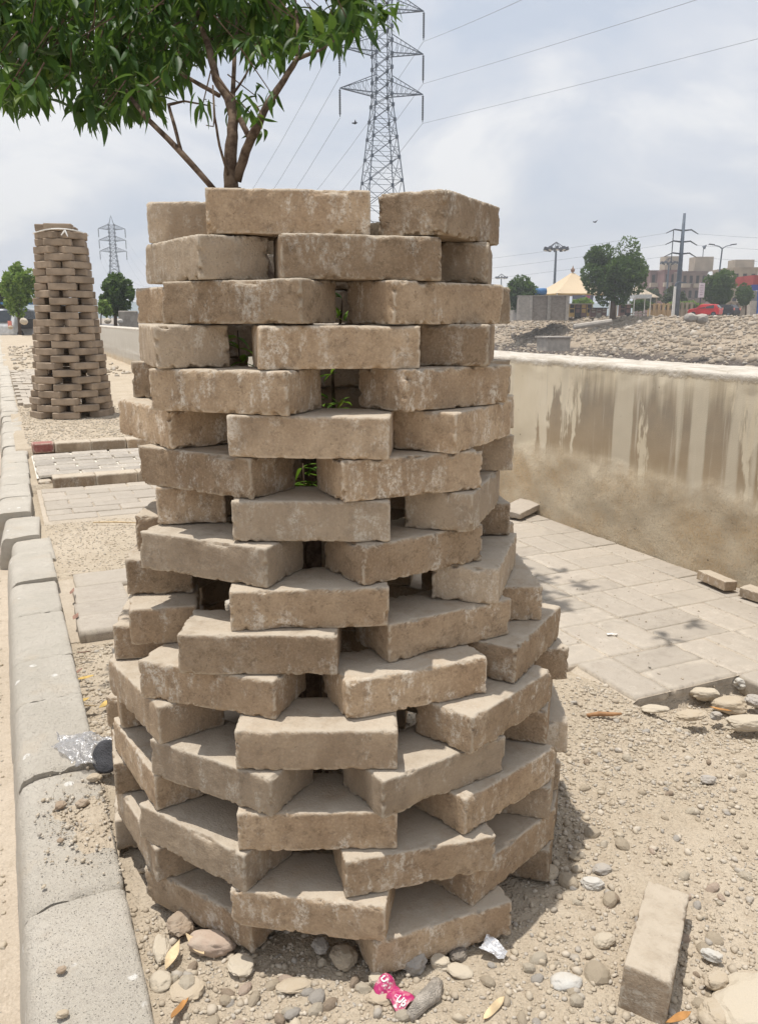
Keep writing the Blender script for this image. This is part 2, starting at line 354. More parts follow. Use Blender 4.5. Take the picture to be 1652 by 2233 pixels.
# ------------------------------------------------------------------ the setting: ground, road, canal
def grid(us, vs, hf):
    U, Vv = np.meshgrid(us, vs); P = np.stack([U.ravel(), Vv.ravel()], 1); Z = hf(P[:, 0], P[:, 1])
    nu = len(us); nv = len(vs); i = np.arange(nu * nv).reshape(nv, nu)
    F = np.stack([i[:-1, :-1], i[:-1, 1:], i[1:, 1:], i[1:, :-1]], -1).reshape(-1, 4)
    return np.column_stack([P, Z]), F
TU, TV = -.085 * .9107 + 1.434 * .4131, .085 * .4131 + 1.434 * .9107       # tower axis in kerb coordinates
def gz(u, v):
    P = np.stack([u, v, np.zeros_like(u)], 1)
    n = .010 * fbm(P, 2.7, 3, 3) + .006 * fbm(P, 13, 3, 11) + .0035 * fbm(P, 55, 3, 21)
    h = -.008 + n
    # rubble-strewn bottom around the tower's front, a little hollow under it
    r = np.hypot(u - TU, v - TV); h = h - .006 + .012 * np.exp(-((r - .55) / .12) ** 2)
    # under the paving
    pr = ((u > .95) & (v > 1.46)) | ((u > 1.72) & (v > .9))
    cover = (1 - sstep(1.62, 1.76, v + .45 * (u - 1.2))) * (1 - sstep(1.25, 1.42, u))
    hp = -.02 + cover * (.030 + n * .6)
    wv = np.where(u < 1.43, sstep(1.36, 1.56, v), (v > 1.46) * 1.0); wv = np.where((u > 1.72) & (v > .9), 1.0, wv) * sstep(.88, 1.02, u)
    h = h * (1 - wv) + hp * wv
    hole = (u > 1.30) & (u < 1.73) & (v > .9) & (v < 1.46)
    h = np.where(hole, -.045 * sstep(1.05, 1.40, v) * sstep(1.32, 1.45, u) + n - .008, h)
    lf = (u < .95) & (v > 2.42) & (v < 3.17); h = np.where(lf, -.03, h)
    lf = (u < .95) & (v > 4.03) & (v < 4.9); h = np.where(lf, -.03, h)
    h = np.where((u < 1.0) & (v >= 4.9) & (v < 5.98), .02, h)
    h = np.where((u < 1.0) & (v >= 5.98), .068 + n * 1.2, h)
    pit = (u < .5) & (v > 3.17) & (v < 4.03); h = np.where(pit, -.014 + n * .8, h)
    far = (v >= 6.1) & (u >= 1.0); h = np.where(far, .03 + n, h)
    h = h + .10 * np.exp(-((u - .9) / 1.0) ** 2) * sstep(13, 17, v) * (.6 + fbm(P, .9, 3, 5))
    return h
us = np.concatenate([[.03, .06, .09], np.arange(.104, 1.45, .0075), np.arange(1.45, 2.33, .012)])
vs = np.concatenate([[-30., -12, -5, -2, -.5, 0.2], np.arange(.45, 2.5, .0075), np.arange(2.5, 6.3, .02), np.arange(6.3, 20, .12), np.arange(20, 60, 1.0), [80, 140, 300, 900]])
V, F = grid(us, vs, gz)
g = ob('ground', mesh('ground', V, F, True, DIRT), rot=SROT); tag(g, 'dry tan dirt with grit around the brick tree guards', kind='structure')
# left of the kerb: dusty road
def rz(u, v):
    P = np.stack([u, v, np.zeros_like(u)], 1); return -.135 + .012 * fbm(P, 1.5, 4, 31) + .003 * fbm(P, 20, 3, 33) + .004 * np.maximum(v, 0).clip(0, 20)
us = np.concatenate([-np.array([900., 400, 150, 60, 30, 15, 8, 4, 2.5]), np.arange(-1.5, -.2, .04), np.arange(-.2, -.03, .008)])
vs = np.concatenate([[-30., -10, -4, -1, 0], np.arange(.6, 4, .03), np.arange(4, 15, .25), [16, 20, 30, 50, 100, 250, 900]])
V, F = grid(us, vs, rz)
o = ob('road', mesh('road', V, F, True, ROAD), rot=SROT); tag(o, 'dusty road surface left of the kerb', kind='structure')
# canal bed and far bank
def cz(u, v):
    P = np.stack([u, v, np.zeros_like(u)], 1)
    t = sstep(46, 62.0, u); h = -3.4 + 4.45 * np.clip((u - 47) / 14., 0, 1)
    return h + .07 * fbm(P, .25, 4, 41) * (t > 0) * (1 - sstep(61, 63, u)) + np.where(u > 60.5, .12 * fbm(P, .5, 3, 44), 0)
def mat_bank():
    m = M('bank_earth', .97, .1); v = m.tc.outputs['Object']; sp = m.node('ShaderNodeSeparateXYZ'); m.l.new(v, sp.inputs[0])
    col = m.mix(m.ramp(m.noise(v, .5, 6, .7), .35, .65), (.30, .24, .175), (.38, .315, .24))
    thr = m.ramp(sp.outputs[1], 40, 80, 0, -.3); wet = m.ramp(m.math('ADD', m.math('ADD', sp.outputs[2], thr), m.math('MULTIPLY', m.noise(v, .7, 4), .8)), -1.95, -1.45, 1, 0)
    col = m.mix(wet, col, (.10, .082, .07))
    return m.done(col, m.bump(m.noise(v, 2.5, 5, .7), .8, .15))
BANK = mat_bank()
us = np.concatenate([[2.62, 8, 20, 38], np.arange(42, 66, .5), [70, 90, 130, 200, 400, 1200]])
vs = np.concatenate([[-60., -30], np.arange(-20, 130, 1.2), [160, 250, 500, 1500]])
V, F = grid(us, vs, cz)
o = ob('canal_terrain', mesh('canal_terrain', V, F, True, BANK), rot=SROT); tag(o, 'dry canal bed and earth bank on the far side of the concrete wall', kind='structure')
# ground beyond everything (left rear and horizon)
V, F = grid(np.array([-1200., -900]), np.array([-30., 1500.]), lambda u, v: u * 0 - .2)
# ------------------------------------------------------------------ brick meshes
def blocky(L, Wd, H, res, r=.006, amp=.0008, chip=.006, seed=0, nib=0.0, round_=None):
    nx, ny, nz = [max(2, int(round(d / res))) for d in (L, Wd, H)]
    V = []; F = []; idx = {}
    xs = np.linspace(-L/2, L/2, nx+1); ys = np.linspace(-Wd/2, Wd/2, ny+1); zs = np.linspace(0, H, nz+1)
    def vid(i, j, k):
        q = (i, j, k)
        if q not in idx: idx[q] = len(V); V.append((xs[i], ys[j], zs[k]))
        return idx[q]
    for i in range(nx):
        for j in range(ny):
            F.append((vid(i,j,0), vid(i,j+1,0), vid(i+1,j+1,0), vid(i+1,j,0)))
            F.append((vid(i,j,nz), vid(i+1,j,nz), vid(i+1,j+1,nz), vid(i,j+1,nz)))
    for i in range(nx):
        for k in range(nz):
            F.append((vid(i,0,k), vid(i+1,0,k), vid(i+1,0,k+1), vid(i,0,k+1)))
            F.append((vid(i,ny,k), vid(i,ny,k+1), vid(i+1,ny,k+1), vid(i+1,ny,k)))
    for j in range(ny):
        for k in range(nz):
            F.append((vid(0,j,k), vid(0,j,k+1), vid(0,j+1,k+1), vid(0,j+1,k)))
            F.append((vid(nx,j,k), vid(nx,j+1,k), vid(nx,j+1,k+1), vid(nx,j,k+1)))
    V = np.array(V); V[:, 2] -= H / 2
    rng = np.random.RandomState(seed)
    hd = np.array([L/2, Wd/2, H/2])
    q = V.copy(); nv = V * 0
    if nib:                                    # small vertical spacer ribs on the long faces
        for sx in (-.27 * L, .27 * L):
            for s_ in (-1, 1):
                nibk = nib * (.6 + .6 * rng.rand())
                w = np.exp(-((V[:, 0] - sx) / (.006 + .002 * rng.rand())) ** 4) * (np.abs(V[:, 1]) > hd[1] - 1e-6) * (np.sign(V[:, 1]) == s_)
                nv[:, 1] += w * s_ * nibk
    rr = r * (1 + .7 * fbm(V + seed * 3.1, 22, 3, seed))
    rr = np.clip(rr, .0015, None)[:, None]
    inner = np.clip(q, -(hd - rr), hd - rr); d = q - inner; n = np.linalg.norm(d, axis=1, keepdims=True)
    q = np.where(n > 1e-9, inner + d / np.maximum(n, 1e-9) * np.minimum(rr, n + 0 * rr), q)
    q = q + nv
    # edges crumble away
    ed = np.sort(hd - np.abs(V), axis=1)[:, 1]
    c = np.clip(fbm(V + seed * 7.7, 75, 4, seed + 5, .65) - .02, 0, 1) * np.exp(-ed / .0045) * chip * 1.5
    c2 = np.clip(fbm(V + seed * 5.7, 11, 3, seed + 9) - .36, 0, 1) * np.exp(-ed / .009) * chip * 3
    ce = V / np.linalg.norm(V / hd, axis=1, keepdims=True)
    q = q - (c + c2)[:, None] * (np.sign(V) * (hd - np.abs(V) < .02))
    nn = np.where(np.abs(np.abs(V) - hd) < 1e-6, np.sign(V), 0)
    q = q + nn * (amp * fbm(V + seed, 30, 4, seed + 2) + amp * .5 * fbm(V + seed, 150, 2, seed + 3))[:, None]
    q = q + np.stack([.0004 * fbm(V[:, [1, 2, 0]] + seed, 5, 2, seed + 21), .0007 * fbm(V + seed * 2, 5, 2, seed + 22), .0005 * fbm(V + seed * 4, 6, 2, seed + 23)], 1)
    return q, F
BL, BW, BH = .229, .1066, .0605
near_bricks = []
for i in range(12):
    V, F = blocky(BL, BW, BH, .0036, r=.0014 + .0007 * (i % 3), seed=i * 13 + 2, nib=.0016 if i % 3 != 1 else 0, chip=.0045 + .002 * (i % 4))
    near_bricks.append(mesh('brick', V, F, True, BR))
def lowbrick(L, Wd, H, c, mat, seed, j=.0):
    rng = random.Random(seed)
    # a chamfered box: 24 vertices
    V = []; F = []
    hx, hy, hz = L/2, Wd/2, H/2
    def P(s, a, b): return (s[0]*(hx-a[0]*c), s[1]*(hy-a[1]*c), s[2]*(hz-a[2]*c))
    m_ = {}
    for sx in (-1, 1):
        for sy in (-1, 1):
            for sz in (-1, 1):
                for ax in range(3):
                    a = [1, 1, 1]; a[ax] = 0
                    p = [sx*(hx-a[0]*c), sy*(hy-a[1]*c), sz*(hz-a[2]*c)]
                    p = [x + rng.uniform(-j, j) for x in p]
                    m_[(sx, sy, sz, ax)] = len(V); V.append(p)
    def q(*k): return [m_[t] for t in k]
    def face(ids):
        a, b, c_ = [Vector(V[i]) for i in ids[:3]]; n = (b - a).cross(c_ - a); ce = sum((Vector(V[i]) for i in ids), Vector()) / len(ids)
        F.append(tuple(ids if n.dot(ce) > 0 else ids[::-1]))
    for s in (-1, 1):
        face(q((s,-1,-1,0),(s,1,-1,0),(s,1,1,0),(s,-1,1,0))); face(q((-1,s,-1,1),(1,s,-1,1),(1,s,1,1),(-1,s,1,1))); face(q((-1,-1,s,2),(1,-1,s,2),(1,1,s,2),(-1,1,s,2)))
    for a in (-1, 1):
        for b in (-1, 1):
            face(q((-1,a,b,1),(1,a,b,1),(1,a,b,2),(-1,a,b,2))); face(q((a,-1,b,0),(a,1,b,0),(a,1,b,2),(a,-1,b,2))); face(q((a,b,-1,0),(a,b,1,0),(a,b,1,1),(a,b,-1,1)))
            for d in (-1, 1): face(q((a,b,d,0),(a,b,d,1),(a,b,d,2)))
    return mesh('brick', V, F, False, mat)
# ------------------------------------------------------------------ the tall brick tree guard in front
BRICKS = [[1,-0.352,1.444,-92.3],[1,-0.126,1.208,4.7],[1,0.145,1.303,63.0],[1,0.127,1.614,130.3],[1,-0.168,1.699,197.5],[2,-0.31,1.268,-56.4],[2,-0.022,1.189,12.2],[2,0.186,1.427,81.0],[2,0.003,1.692,161.2],[2,-0.305,1.595,233.8],[3,-0.353,1.576,-131.3],[3,-0.209,1.176,-23.5],[3,0.108,1.251,40.6],[3,0.181,1.549,113.3],[3,-0.07,1.718,176.9],[4,-0.359,1.289,-68.6],[4,-0.052,1.164,13.7],[4,0.182,1.351,80.1],[4,0.071,1.682,147.8],[4,-0.284,1.649,222.8],[5,-0.384,1.51,-107.2],[5,-0.231,1.166,-22.3],[5,0.125,1.242,41.8],[5,0.182,1.57,117.0],[5,-0.118,1.731,186.3],[6,-0.381,1.315,-54.3],[6,-0.1,1.138,-4.4],[6,0.167,1.279,61.0],[6,0.191,1.576,117.2],[6,-0.058,1.745,175.2],[6,-0.33,1.616,233.5],[7,-0.28,1.208,-32.2],[7,0.053,1.176,24.4],[7,0.215,1.498,97.7],[7,-0.056,1.737,174.4],[7,-0.364,1.554,246.8],[8,-0.363,1.353,-81.6],[8,-0.098,1.146,0.1],[8,0.176,1.303,71.6],[8,0.123,1.662,137.6],[8,-0.248,1.695,211.9],[9,-0.264,1.164,-24.9],[9,0.071,1.191,35.2],[9,0.22,1.524,96.3],[9,0.017,1.739,161.4],[9,-0.278,1.696,216.4],[9,-0.406,1.426,271.5],[10,-0.42,1.38,-84.7],[10,-0.099,1.117,5.4],[10,0.218,1.327,73.8],[10,0.199,1.616,122.7],[10,-0.054,1.773,174.9],[10,-0.33,1.662,227.0],[11,-0.413,1.31,-77.5],[11,-0.174,1.093,-0.8],[11,0.114,1.192,30.1],[11,0.27,1.428,93.2],[11,0.144,1.701,139.5],[11,-0.145,1.781,189.9],[11,-0.391,1.608,240.3],[12,-0.458,1.401,-83.6],[12,-0.256,1.111,-19.8],[12,0.06,1.115,23.3],[12,0.27,1.291,60.4],[12,0.238,1.619,119.8],[12,-0.03,1.802,171.6],[12,-0.34,1.705,223.3],[13,-0.395,1.206,-54.0],[13,-0.088,1.044,0.7],[13,0.211,1.167,49.0],[13,0.311,1.459,102.0],[13,0.128,1.759,146.8],[13,-0.218,1.8,200.0],[13,-0.457,1.547,253.2],[14,-0.48,1.383,-69.7],[14,-0.25,1.078,-29.4],[14,0.1,1.081,34.4],[14,0.303,1.336,76.0],[14,0.239,1.671,126.2],[14,-0.061,1.834,176.6],[14,-0.378,1.708,227.0],[15,-0.407,1.225,-56.9],[15,-0.088,1.035,1.2],[15,0.21,1.145,43.5],[15,0.335,1.42,88.0],[15,0.238,1.685,127.8],[15,-0.025,1.839,171.6],[15,-0.322,1.767,215.4],[15,-0.487,1.511,259.2],[16,-0.494,1.379,-71.1],[16,-0.287,1.088,-34.6],[16,0.063,1.041,15.4],[16,0.31,1.308,75.1],[16,0.258,1.662,123.6],[16,-0.049,1.844,175.0],[16,-0.383,1.719,226.3],[17,-0.411,1.219,-57.5],[17,-0.104,1.012,-9.1],[17,0.221,1.153,46.4],[17,0.324,1.496,98.6],[17,0.123,1.792,149.8],[17,-0.233,1.82,201.0],[17,-0.479,1.56,252.2],[18,-0.502,1.399,-73.3],[18,-0.287,1.104,-32.5],[18,0.098,1.04,22.1],[18,0.317,1.313,74.4],[18,0.261,1.664,123.6],[18,-0.042,1.848,174.0],[18,-0.376,1.731,224.4]]
tower = empty('brick_tree_guard', (-.085, 1.434, 0), 0, 'large round open-stacked brick guard in the foreground, flaring downwards round a tree', 'brick tree guard', 'open brickwork tree guards along the kerb')
rng = random.Random(5)
for n, (k, x, y, th) in enumerate(BRICKS):
    t = R(th); nx_, ny_ = math.sin(t), -math.cos(t)
    cx, cy = x - nx_ * BW / 2, y - ny_ * BW / 2
    me = near_bricks[(n * 5 + k) % 12]
    z = (18 - k) * .06142 + BH / 2 + .0002
    fl = rng.random() < .5
    o = ob('brick', me, tower, (cx + .085, cy - 1.434, z), (R(rng.uniform(-.5, .5)) + (math.pi if rng.random() < .4 else 0), R(rng.uniform(-.35, .35)), t + (math.pi if fl else 0)),
           (1, 1, rng.uniform(.985, 1.012)))
# ------------------------------------------------------------------ second brick tree guard
t2 = empty('brick_tree_guard', (0, 0, 0), 0, 'taller narrow brickwork guard standing farther back beside the kerb, cord tied round its top', 'brick tree guard', 'open brickwork tree guards along the kerb')
T2 = atz(162, 912, .07); T2 = Vector((-2.80, 7.52, .066))
t2.location = T2
smalls = [lowbrick(BL, BW, .0585, .006, BR2, 100 + i, .002) for i in range(5)]
rows2 = 27
for k in range(rows2):
    f = k / (rows2 - 1); rad = .345 - .155 * f - (.012 * math.sin(f * 3.1)); lean = .03 * f
    nb = 6 if rad > .315 else (5 if rad > .252 else 4)
    for i in range(nb):
        a = 2 * math.pi * (i + .5 * (k % 2) + rng.uniform(-.05, .05)) / nb + .12 * k * 0 + .2
        rr = rad - BW / 2 + rng.uniform(-.008, .012)
        if k == rows2 - 1 and i in (1,): continue
        ob('brick', smalls[rng.randrange(5)], t2, (rr * math.sin(a) + lean, -rr * math.cos(a), .0 + k * .0612 + .0302), (0, R(rng.uniform(-.5, .5)), a + rng.uniform(-.09, .09)))
# cord round its top (it hangs on the guard: a thing of its own)
mb = MB(); pts = []
for i in range(25):
    a = 2 * math.pi * i / 24; rad = .222 + .012 * math.sin(3 * a)
    pts.append((rad * math.sin(a) + .03, -rad * math.cos(a), 1.592 + .012 * math.sin(a * 2 + 1)))
mb.path(pts, [.006] * 25, 5)
mb.tube((.14, -.215, 1.59), (.165, -.23, 1.54), .009, .004); mb.tube((.14, -.215, 1.59), (.11, -.23, 1.55), .008, .004)
tag(mb.build('cord', WHITE, None, T2), 'pale cord tied round the top bricks of the farther brick guard', 'cord')
# ------------------------------------------------------------------ kerb
kerb = empty('kerb', (0, 0, 0), SROT, 'grey concrete kerb of separate rounded stones running away along the road', kind='structure')
def kerbmesh(L, seed, res):
    # cross-section (u,z) from the right bottom, over the top, round the left shoulder, down the face
    sec = [(.103, -.20), (.103, -.10), (.103, -.004), (.099, 0.0), (.07, .001), (.03, .001), (-.01, 0.0), (-.030, -.003), (-.042, -.010), (-.050, -.022), (-.055, -.04), (-.062, -.09), (-.069, -.16), (-.074, -.23)]
    if res: 
        s2 = []
        for a, b in zip(sec[:-1], sec[1:]):
            n = max(1, int(math.hypot(b[0]-a[0], b[1]-a[1]) / res))
            for i in range(n): s2.append((a[0] + (b[0]-a[0]) * i / n, a[1] + (b[1]-a[1]) * i / n))
        sec = s2 + [sec[-1]]
    nl = max(2, int(L / (res or .2))); ys = np.linspace(0, L, nl + 1)
    V = np.array([(u, y, z) for y in ys for (u, z) in sec]); m = len(sec)
    F = [(a*m+i, (a+1)*m+i, (a+1)*m+i+1, a*m+i+1) for a in range(nl) for i in range(m-1)]
    e = np.minimum(V[:, 1], L - V[:, 1])
    P = V + seed * 2.3
    drop = np.clip(fbm(P, 30, 4, seed) - .0, 0, 1) * np.exp(-e / .004) * .014 + np.exp(-e / .0022) * .0015 + np.clip(fbm(P, 9, 3, seed + 8) - .28, 0, 1) * np.exp(-e / .02) * .07
    sh = np.sign(.02 - V[:, 0])
    V[:, 2] += .004 * fbm(P, 6, 3, seed + 31) * (V[:, 2] > -.03); V[:, 2] -= drop * (V[:, 2] > -.06); V[:, 0] += drop * .6 * (V[:, 0] < -.02) - drop * .5 * (V[:, 0] > .095)
    if res:
        V[:, 2] += .0012 * fbm(P, 25, 4, seed + 1) * (V[:, 2] > -.03); V[:, 0] += .0015 * fbm(P, 25, 4, seed + 2)
        V[:, 1] += .003 * fbm(P[:, [0, 2, 1]], 30, 3, seed + 4) * (e < 1e-6)
        c = np.exp(-np.abs(V[:, 0] - .103) / .006) * np.clip(fbm(P, 40, 3, seed + 6), 0, 1) * .008; V[:, 2] -= c * (V[:, 2] > -.02)
    n0 = len(V); V = np.vstack([V, V[:m], V[-m:]])
    F += [tuple(range(n0, n0 + m)), tuple(range(n0 + 2 * m - 1, n0 + m - 1, -1))]
    return mesh('kerb_stone', V, F, True if res else False, KB)
joints = [.40, .82, 1.243, 1.648, 2.006, 2.279, 2.664, 3.012, 3.385, 3.725, 4.113, 4.464, 4.808, 5.116, 5.517, 5.857]
tops = [.022, .020, .018, .030, .028, .026, .024, .034, .005, .022, .045, .05, .052, .055, .058]
offs = [0, 0, 0, 0, 0, 0, 0, .005, .02, -.025, -.045, -.03, -.022, -.015, -.01]
for i in range(len(joints) - 1):
    L = joints[i+1] - joints[i] - .005
    me = kerbmesh(L, i + 1, .007 if i < 7 else .014)
    ob('kerb_stone', me, kerb, (offs[i], joints[i] + .003, tops[i] + (.0)), (R(rng.uniform(-.4, .4)), R(rng.uniform(-.6, .6)), R(rng.uniform(-.5, .5)) + (R(-2.5) if i in (9, 10) else 0)))
fk = [kerbmesh(.375, 60 + i, .03) for i in range(4)]
v = 5.862; i = 0
while v < 60:
    ob('kerb_stone', fk[i % 4], kerb, (.0 + rng.uniform(-.005, .005), v, .06 + .012 * min(v - 6, 6) * .4 + rng.uniform(-.005, .005)), (0, R(rng.uniform(-1, 1)), R(rng.uniform(-.7, .7)))); v += .382; i += 1
# ------------------------------------------------------------------ paving
pav = empty('pavement', (0, 0, 0), SROT, 'dusty beige paver pavement between the tree pits and the concrete wall', kind='structure')
V, F = grid(np.concatenate([np.arange(.98, 2.31, .05), [2.311]]), np.arange(1.46, 6.3, .05), lambda u, v: np.where((v < 1.75) & (u < 1.35), -.03, -.0045 + .0015 * fbm(np.stack([u, v, u * 0], 1), 9, 3, 77)))
ob('joint_sand', mesh('joint_sand', V, F, True, DUST), pav)
V, F = grid(np.arange(1.725, 2.32, .04), np.arange(.9, 1.47, .04), lambda u, v: -.005 + 0 * u); ob('joint_sand', mesh('joint_sand', V, F, True, DUST), pav)
pm = []
for i in range(8):
    V, F = blocky(.2315, .1145, .055, .011 if i < 6 else .02, r=.004, amp=.0006, chip=.002, seed=300 + i); pm.append(mesh('paver', V, F, True, PV))
def paver(u0, v0, u1, v1, z=0.0, parent=pav, mats=pm, dz=.0018, nm='paver'):
    du, dv = u1 - u0, v1 - v0; me = mats[rng.randrange(len(mats))]
    rot = 0 if du > dv else R(90); L_, W_ = (du, dv) if du > dv else (dv, du)
    return ob(nm, me, parent, ((u0+u1)/2, (v0+v1)/2, z - .0275 + rng.uniform(-dz, dz)), (R(rng.uniform(-.4, .4)), R(rng.uniform(-.3, .3)), rot + R(rng.uniform(-.5, .5)) + (math.pi if rng.random() < .5 else 0)), (L_ / .2335, W_ / .1165, 1))
for i in range(-3, 5):
    for j in range(-3, 19):
        u0 = 1.485 + .235 * i; v0 = 1.695 + .235 * j
        for h in (0, 1):
            if (i + j) % 2 == 0: a, b, c, d = u0 + h * .1175, v0, u0 + (h+1) * .1175, v0 + .235
            else: a, b, c, d = u0, v0 + h * .1175, u0 + .235, v0 + (h+1) * .1175
            c = min(c, 2.306)
            if c - a < .05 or a < .97: continue
            if c < 1.75 and b < 1.455: continue
            if b < .9: continue
            if c < 1.30 and b < 1.60: continue
            if c < 1.42 and b < 1.48 and c < 1.37: continue
            paver(a, b, c, d)
# left strip: worn slabs, then rows, a raised edge and a second step
for (v0, v1, z, cells) in [(2.487, 2.635, .006, [(.135, .36), (.365, .60), (.605, .84)]), (2.645, 2.79, .003, [(.14, .42), (.425, .7)]), (2.80, 2.985, -.004, [(.15, .325), (.345, .52), (.53, .76)]), (3.0, 3.17, -.01, [(.165, .50), (.51, .8)])]:
    for (a, b) in cells: paver(a, v0, b, v1, z, dz=.003)
r0 = 0
for r_ in range(7):
    v0 = 4.07 + r_ * .114; u = .13 - (r_ % 2) * .11
    while u < .95:
        a, b = max(u, .128), min(u + .229, .95)
        if b - a > .04 and not (r_ == 0 and a < .13): paver(a, v0, b, v0 + .112, .0 + (.028 if (r_ == 0 and .2 < a < .27) else 0), dz=.003)
        u += .231
V, F = grid(np.arange(.11, .97, .03), np.arange(2.50, 4.92, .03), lambda u, v: np.where(v < 4.05, -.028, -.0075 + 0 * u)); ob('joint_sand', mesh('joint_sand', V, F, True, DUST), pav)
pg = []
for i in range(4):
    V, F = blocky(.2315, .1145, .06, .012, r=.005, amp=.0008, chip=.003, seed=340 + i); pg.append(mesh('paver', V, F, True, PVW))
ebr = []
for i in range(4):
    V, F = blocky(.2315, .1145, .06, .009, r=.005, amp=.0008, chip=.004, seed=350 + i); ebr.append(mesh('brick', V, F, True, BR))
step = empty('step', (0, 0, 0), SROT, 'low brick step with grey pavers and white mortar smears between two tree pits', kind='structure')
u = .20
while u < .98: ob('brick', ebr[rng.randrange(4)], step, (u + .114, 4.93, .024), (0, 0, R(rng.uniform(-1.2, 1.2))), (1, 1.0, 1.1)); u += .232
V, F = blocky(.075, .10, .05, .008, r=.012, amp=.003, chip=.01, seed=91); ob('brick_half', mesh('brick_half', V, F, True, BR), step, (.16, 4.955, .01))
for r_ in range(7):
    v0 = 4.99 + r_ * .121; u = .13 - (r_ % 2) * .12
    while u < .98:
        a, b = max(u, .125), min(u + .229, .98)
        if b - a > .05: paver(a, v0, b, v0 + .112, .052, step, pg, .003)
        u += .24
LIME = flat('white_mortar', (.66, .62, .54), .9, .12, 30, bump=.5)
V, F = grid(np.arange(.12, .98, .012), np.arange(4.98, 5.86, .012), lambda u, v: .0405 + .016 * fbm(np.stack([u, v, u * 0], 1), 4.5, 5, 88, .6)); ob('mortar', mesh('mortar', V, F, True, LIME), step)
redb = []
V, F = blocky(.135, .1145, .065, .009, r=.005, amp=.001, chip=.003, seed=361)
o = ob('brick', mesh('brick', V, F, True, RED), step, (.200, 5.97, .078), (0, 0, R(2))); o['label'] = 'dark red painted brick beside the kerb'
u = .275
while u < .98: ob('brick', ebr[rng.randrange(4)], step, (u + .114, 5.95, .078), (0, 0, R(rng.uniform(-1.5, 1.5))), (1, 1.05, 1.12)); u += .234
# paving beyond the second guard
bp = empty('far_paving', (0, 0, 0), SROT, 'pale uneven paver patches beyond the farther brick guard', kind='structure')
lp = [lowbrick(.23, .114, .06, .004, PV, 400 + i, .002) for i in range(4)]
v = 8.95; k = 0
while v < 15.0:
    u = .16 - (k % 2) * .05
    while u < .95 - .02 * (k % 5):
        if not (.45 < (v - 8.95) / 6 < .50): ob('paver', lp[rng.randrange(4)], bp, (u + .057, v, .07 + rng.uniform(-.006, .008)), (R(rng.uniform(-1, 1)), R(rng.uniform(-1, 1)), R(90) + R(rng.uniform(-2, 2))), (1.02, 1, 1))
        u += .118
    v += .24; k += 1
# ------------------------------------------------------------------ the concrete wall
def wallmesh():
    U0, TH = 2.31, .34
    ys = np.concatenate([[-6., -2, 0.5], np.arange(1.2, 5.5, .016), np.arange(5.5, 12, .08), np.arange(12, 48, 1.0)])
    zs = list(np.arange(-.1, .655, .016)) + [.675, .69, .705, .718, .730, .738]
    prof = [(0, z) for z in zs] + [(.008, .744), (.02, .747)] + [(x, .748) for x in np.arange(.04, TH - .02, .02)] + [(TH - .01, .744), (TH, .73), (TH, .3), (TH, -3.5)]
    m = len(prof); pf = np.array(prof); n = len(ys)
    Y = np.repeat(ys, m); X = np.tile(pf[:, 0], n); Z = np.tile(pf[:, 1], n)
    P = np.stack([X, Y, Z], 1)
    low = sstep(.42, .22, Z + .12 * fbm(P, 3, 3, 55)) * (X < 1e-6)
    d = .0025 * low * fbm(P, 45, 4, 51, .7) - .012 * low * (.5 + fbm(P, 5, 3, 52)) + .0018 * fbm(P, 12, 3, 54) * (X < 1e-6)
    hole = 0
    top = (Z > .66)
    d = np.where(top & (X < .03), .006 * fbm(P, 18, 4, 56), d)
    Xn = X - d
    Zn = Z + np.where(Z > .70, .004 * fbm(P, 2.2, 3, 57) + .0025 * fbm(P, 20, 3, 58) - .006 * np.clip(fbm(P, 7, 3, 59) - .2, 0, 1), 0)
    V = np.stack([Xn, Y, Zn], 1)
    i = np.arange(n * m).reshape(n, m)
    F = np.stack([i[:-1, :-1], i[1:, :-1], i[1:, 1:], i[:-1, 1:]], -1).reshape(-1, 4)[:, ::-1]
    return V, F.tolist() + [tuple(range(m)), tuple(range((n-1)*m, n*m))]
V, F = wallmesh()
w = ob('concrete_wall', mesh('concrete_wall', V, F, True, WL), None, uv2w(2.31, 0, 0), SROT)
tag(w, 'low stained concrete canal wall with rough sandy base and whitish top', 'wall')
# ------------------------------------------------------------------ loose stones and gravel
def icos(sub):
    t = (1 + 5 ** .5) / 2
    V = [(-1,t,0),(1,t,0),(-1,-t,0),(1,-t,0),(0,-1,t),(0,1,t),(0,-1,-t),(0,1,-t),(t,0,-1),(t,0,1),(-t,0,-1),(-t,0,1)]
    F = [(0,11,5),(0,5,1),(0,1,7),(0,7,10),(0,10,11),(1,5,9),(5,11,4),(11,10,2),(10,7,6),(7,1,8),(3,9,4),(3,4,2),(3,2,6),(3,6,8),(3,8,9),(4,9,5),(2,4,11),(6,2,10),(8,6,7),(9,8,1)]
    V = [Vector(v).normalized() for v in V]
    for _ in range(sub):
        c = {}; F2 = []
        def mid(a, b):
            k = (min(a, b), max(a, b))
            if k not in c: c[k] = len(V); V.append(((V[a] + V[b]) / 2).normalized())
            return c[k]
        for a, b, d in F: x, y, z = mid(a, b), mid(b, d), mid(d, a); F2 += [(a, x, z), (b, y, x), (d, z, y), (x, y, z)]
        F = F2
    return np.array([tuple(v) for v in V]), np.array(F)
IC0, IF0 = icos(0); IC1, IF1 = icos(1); IC3, IF3 = icos(3)
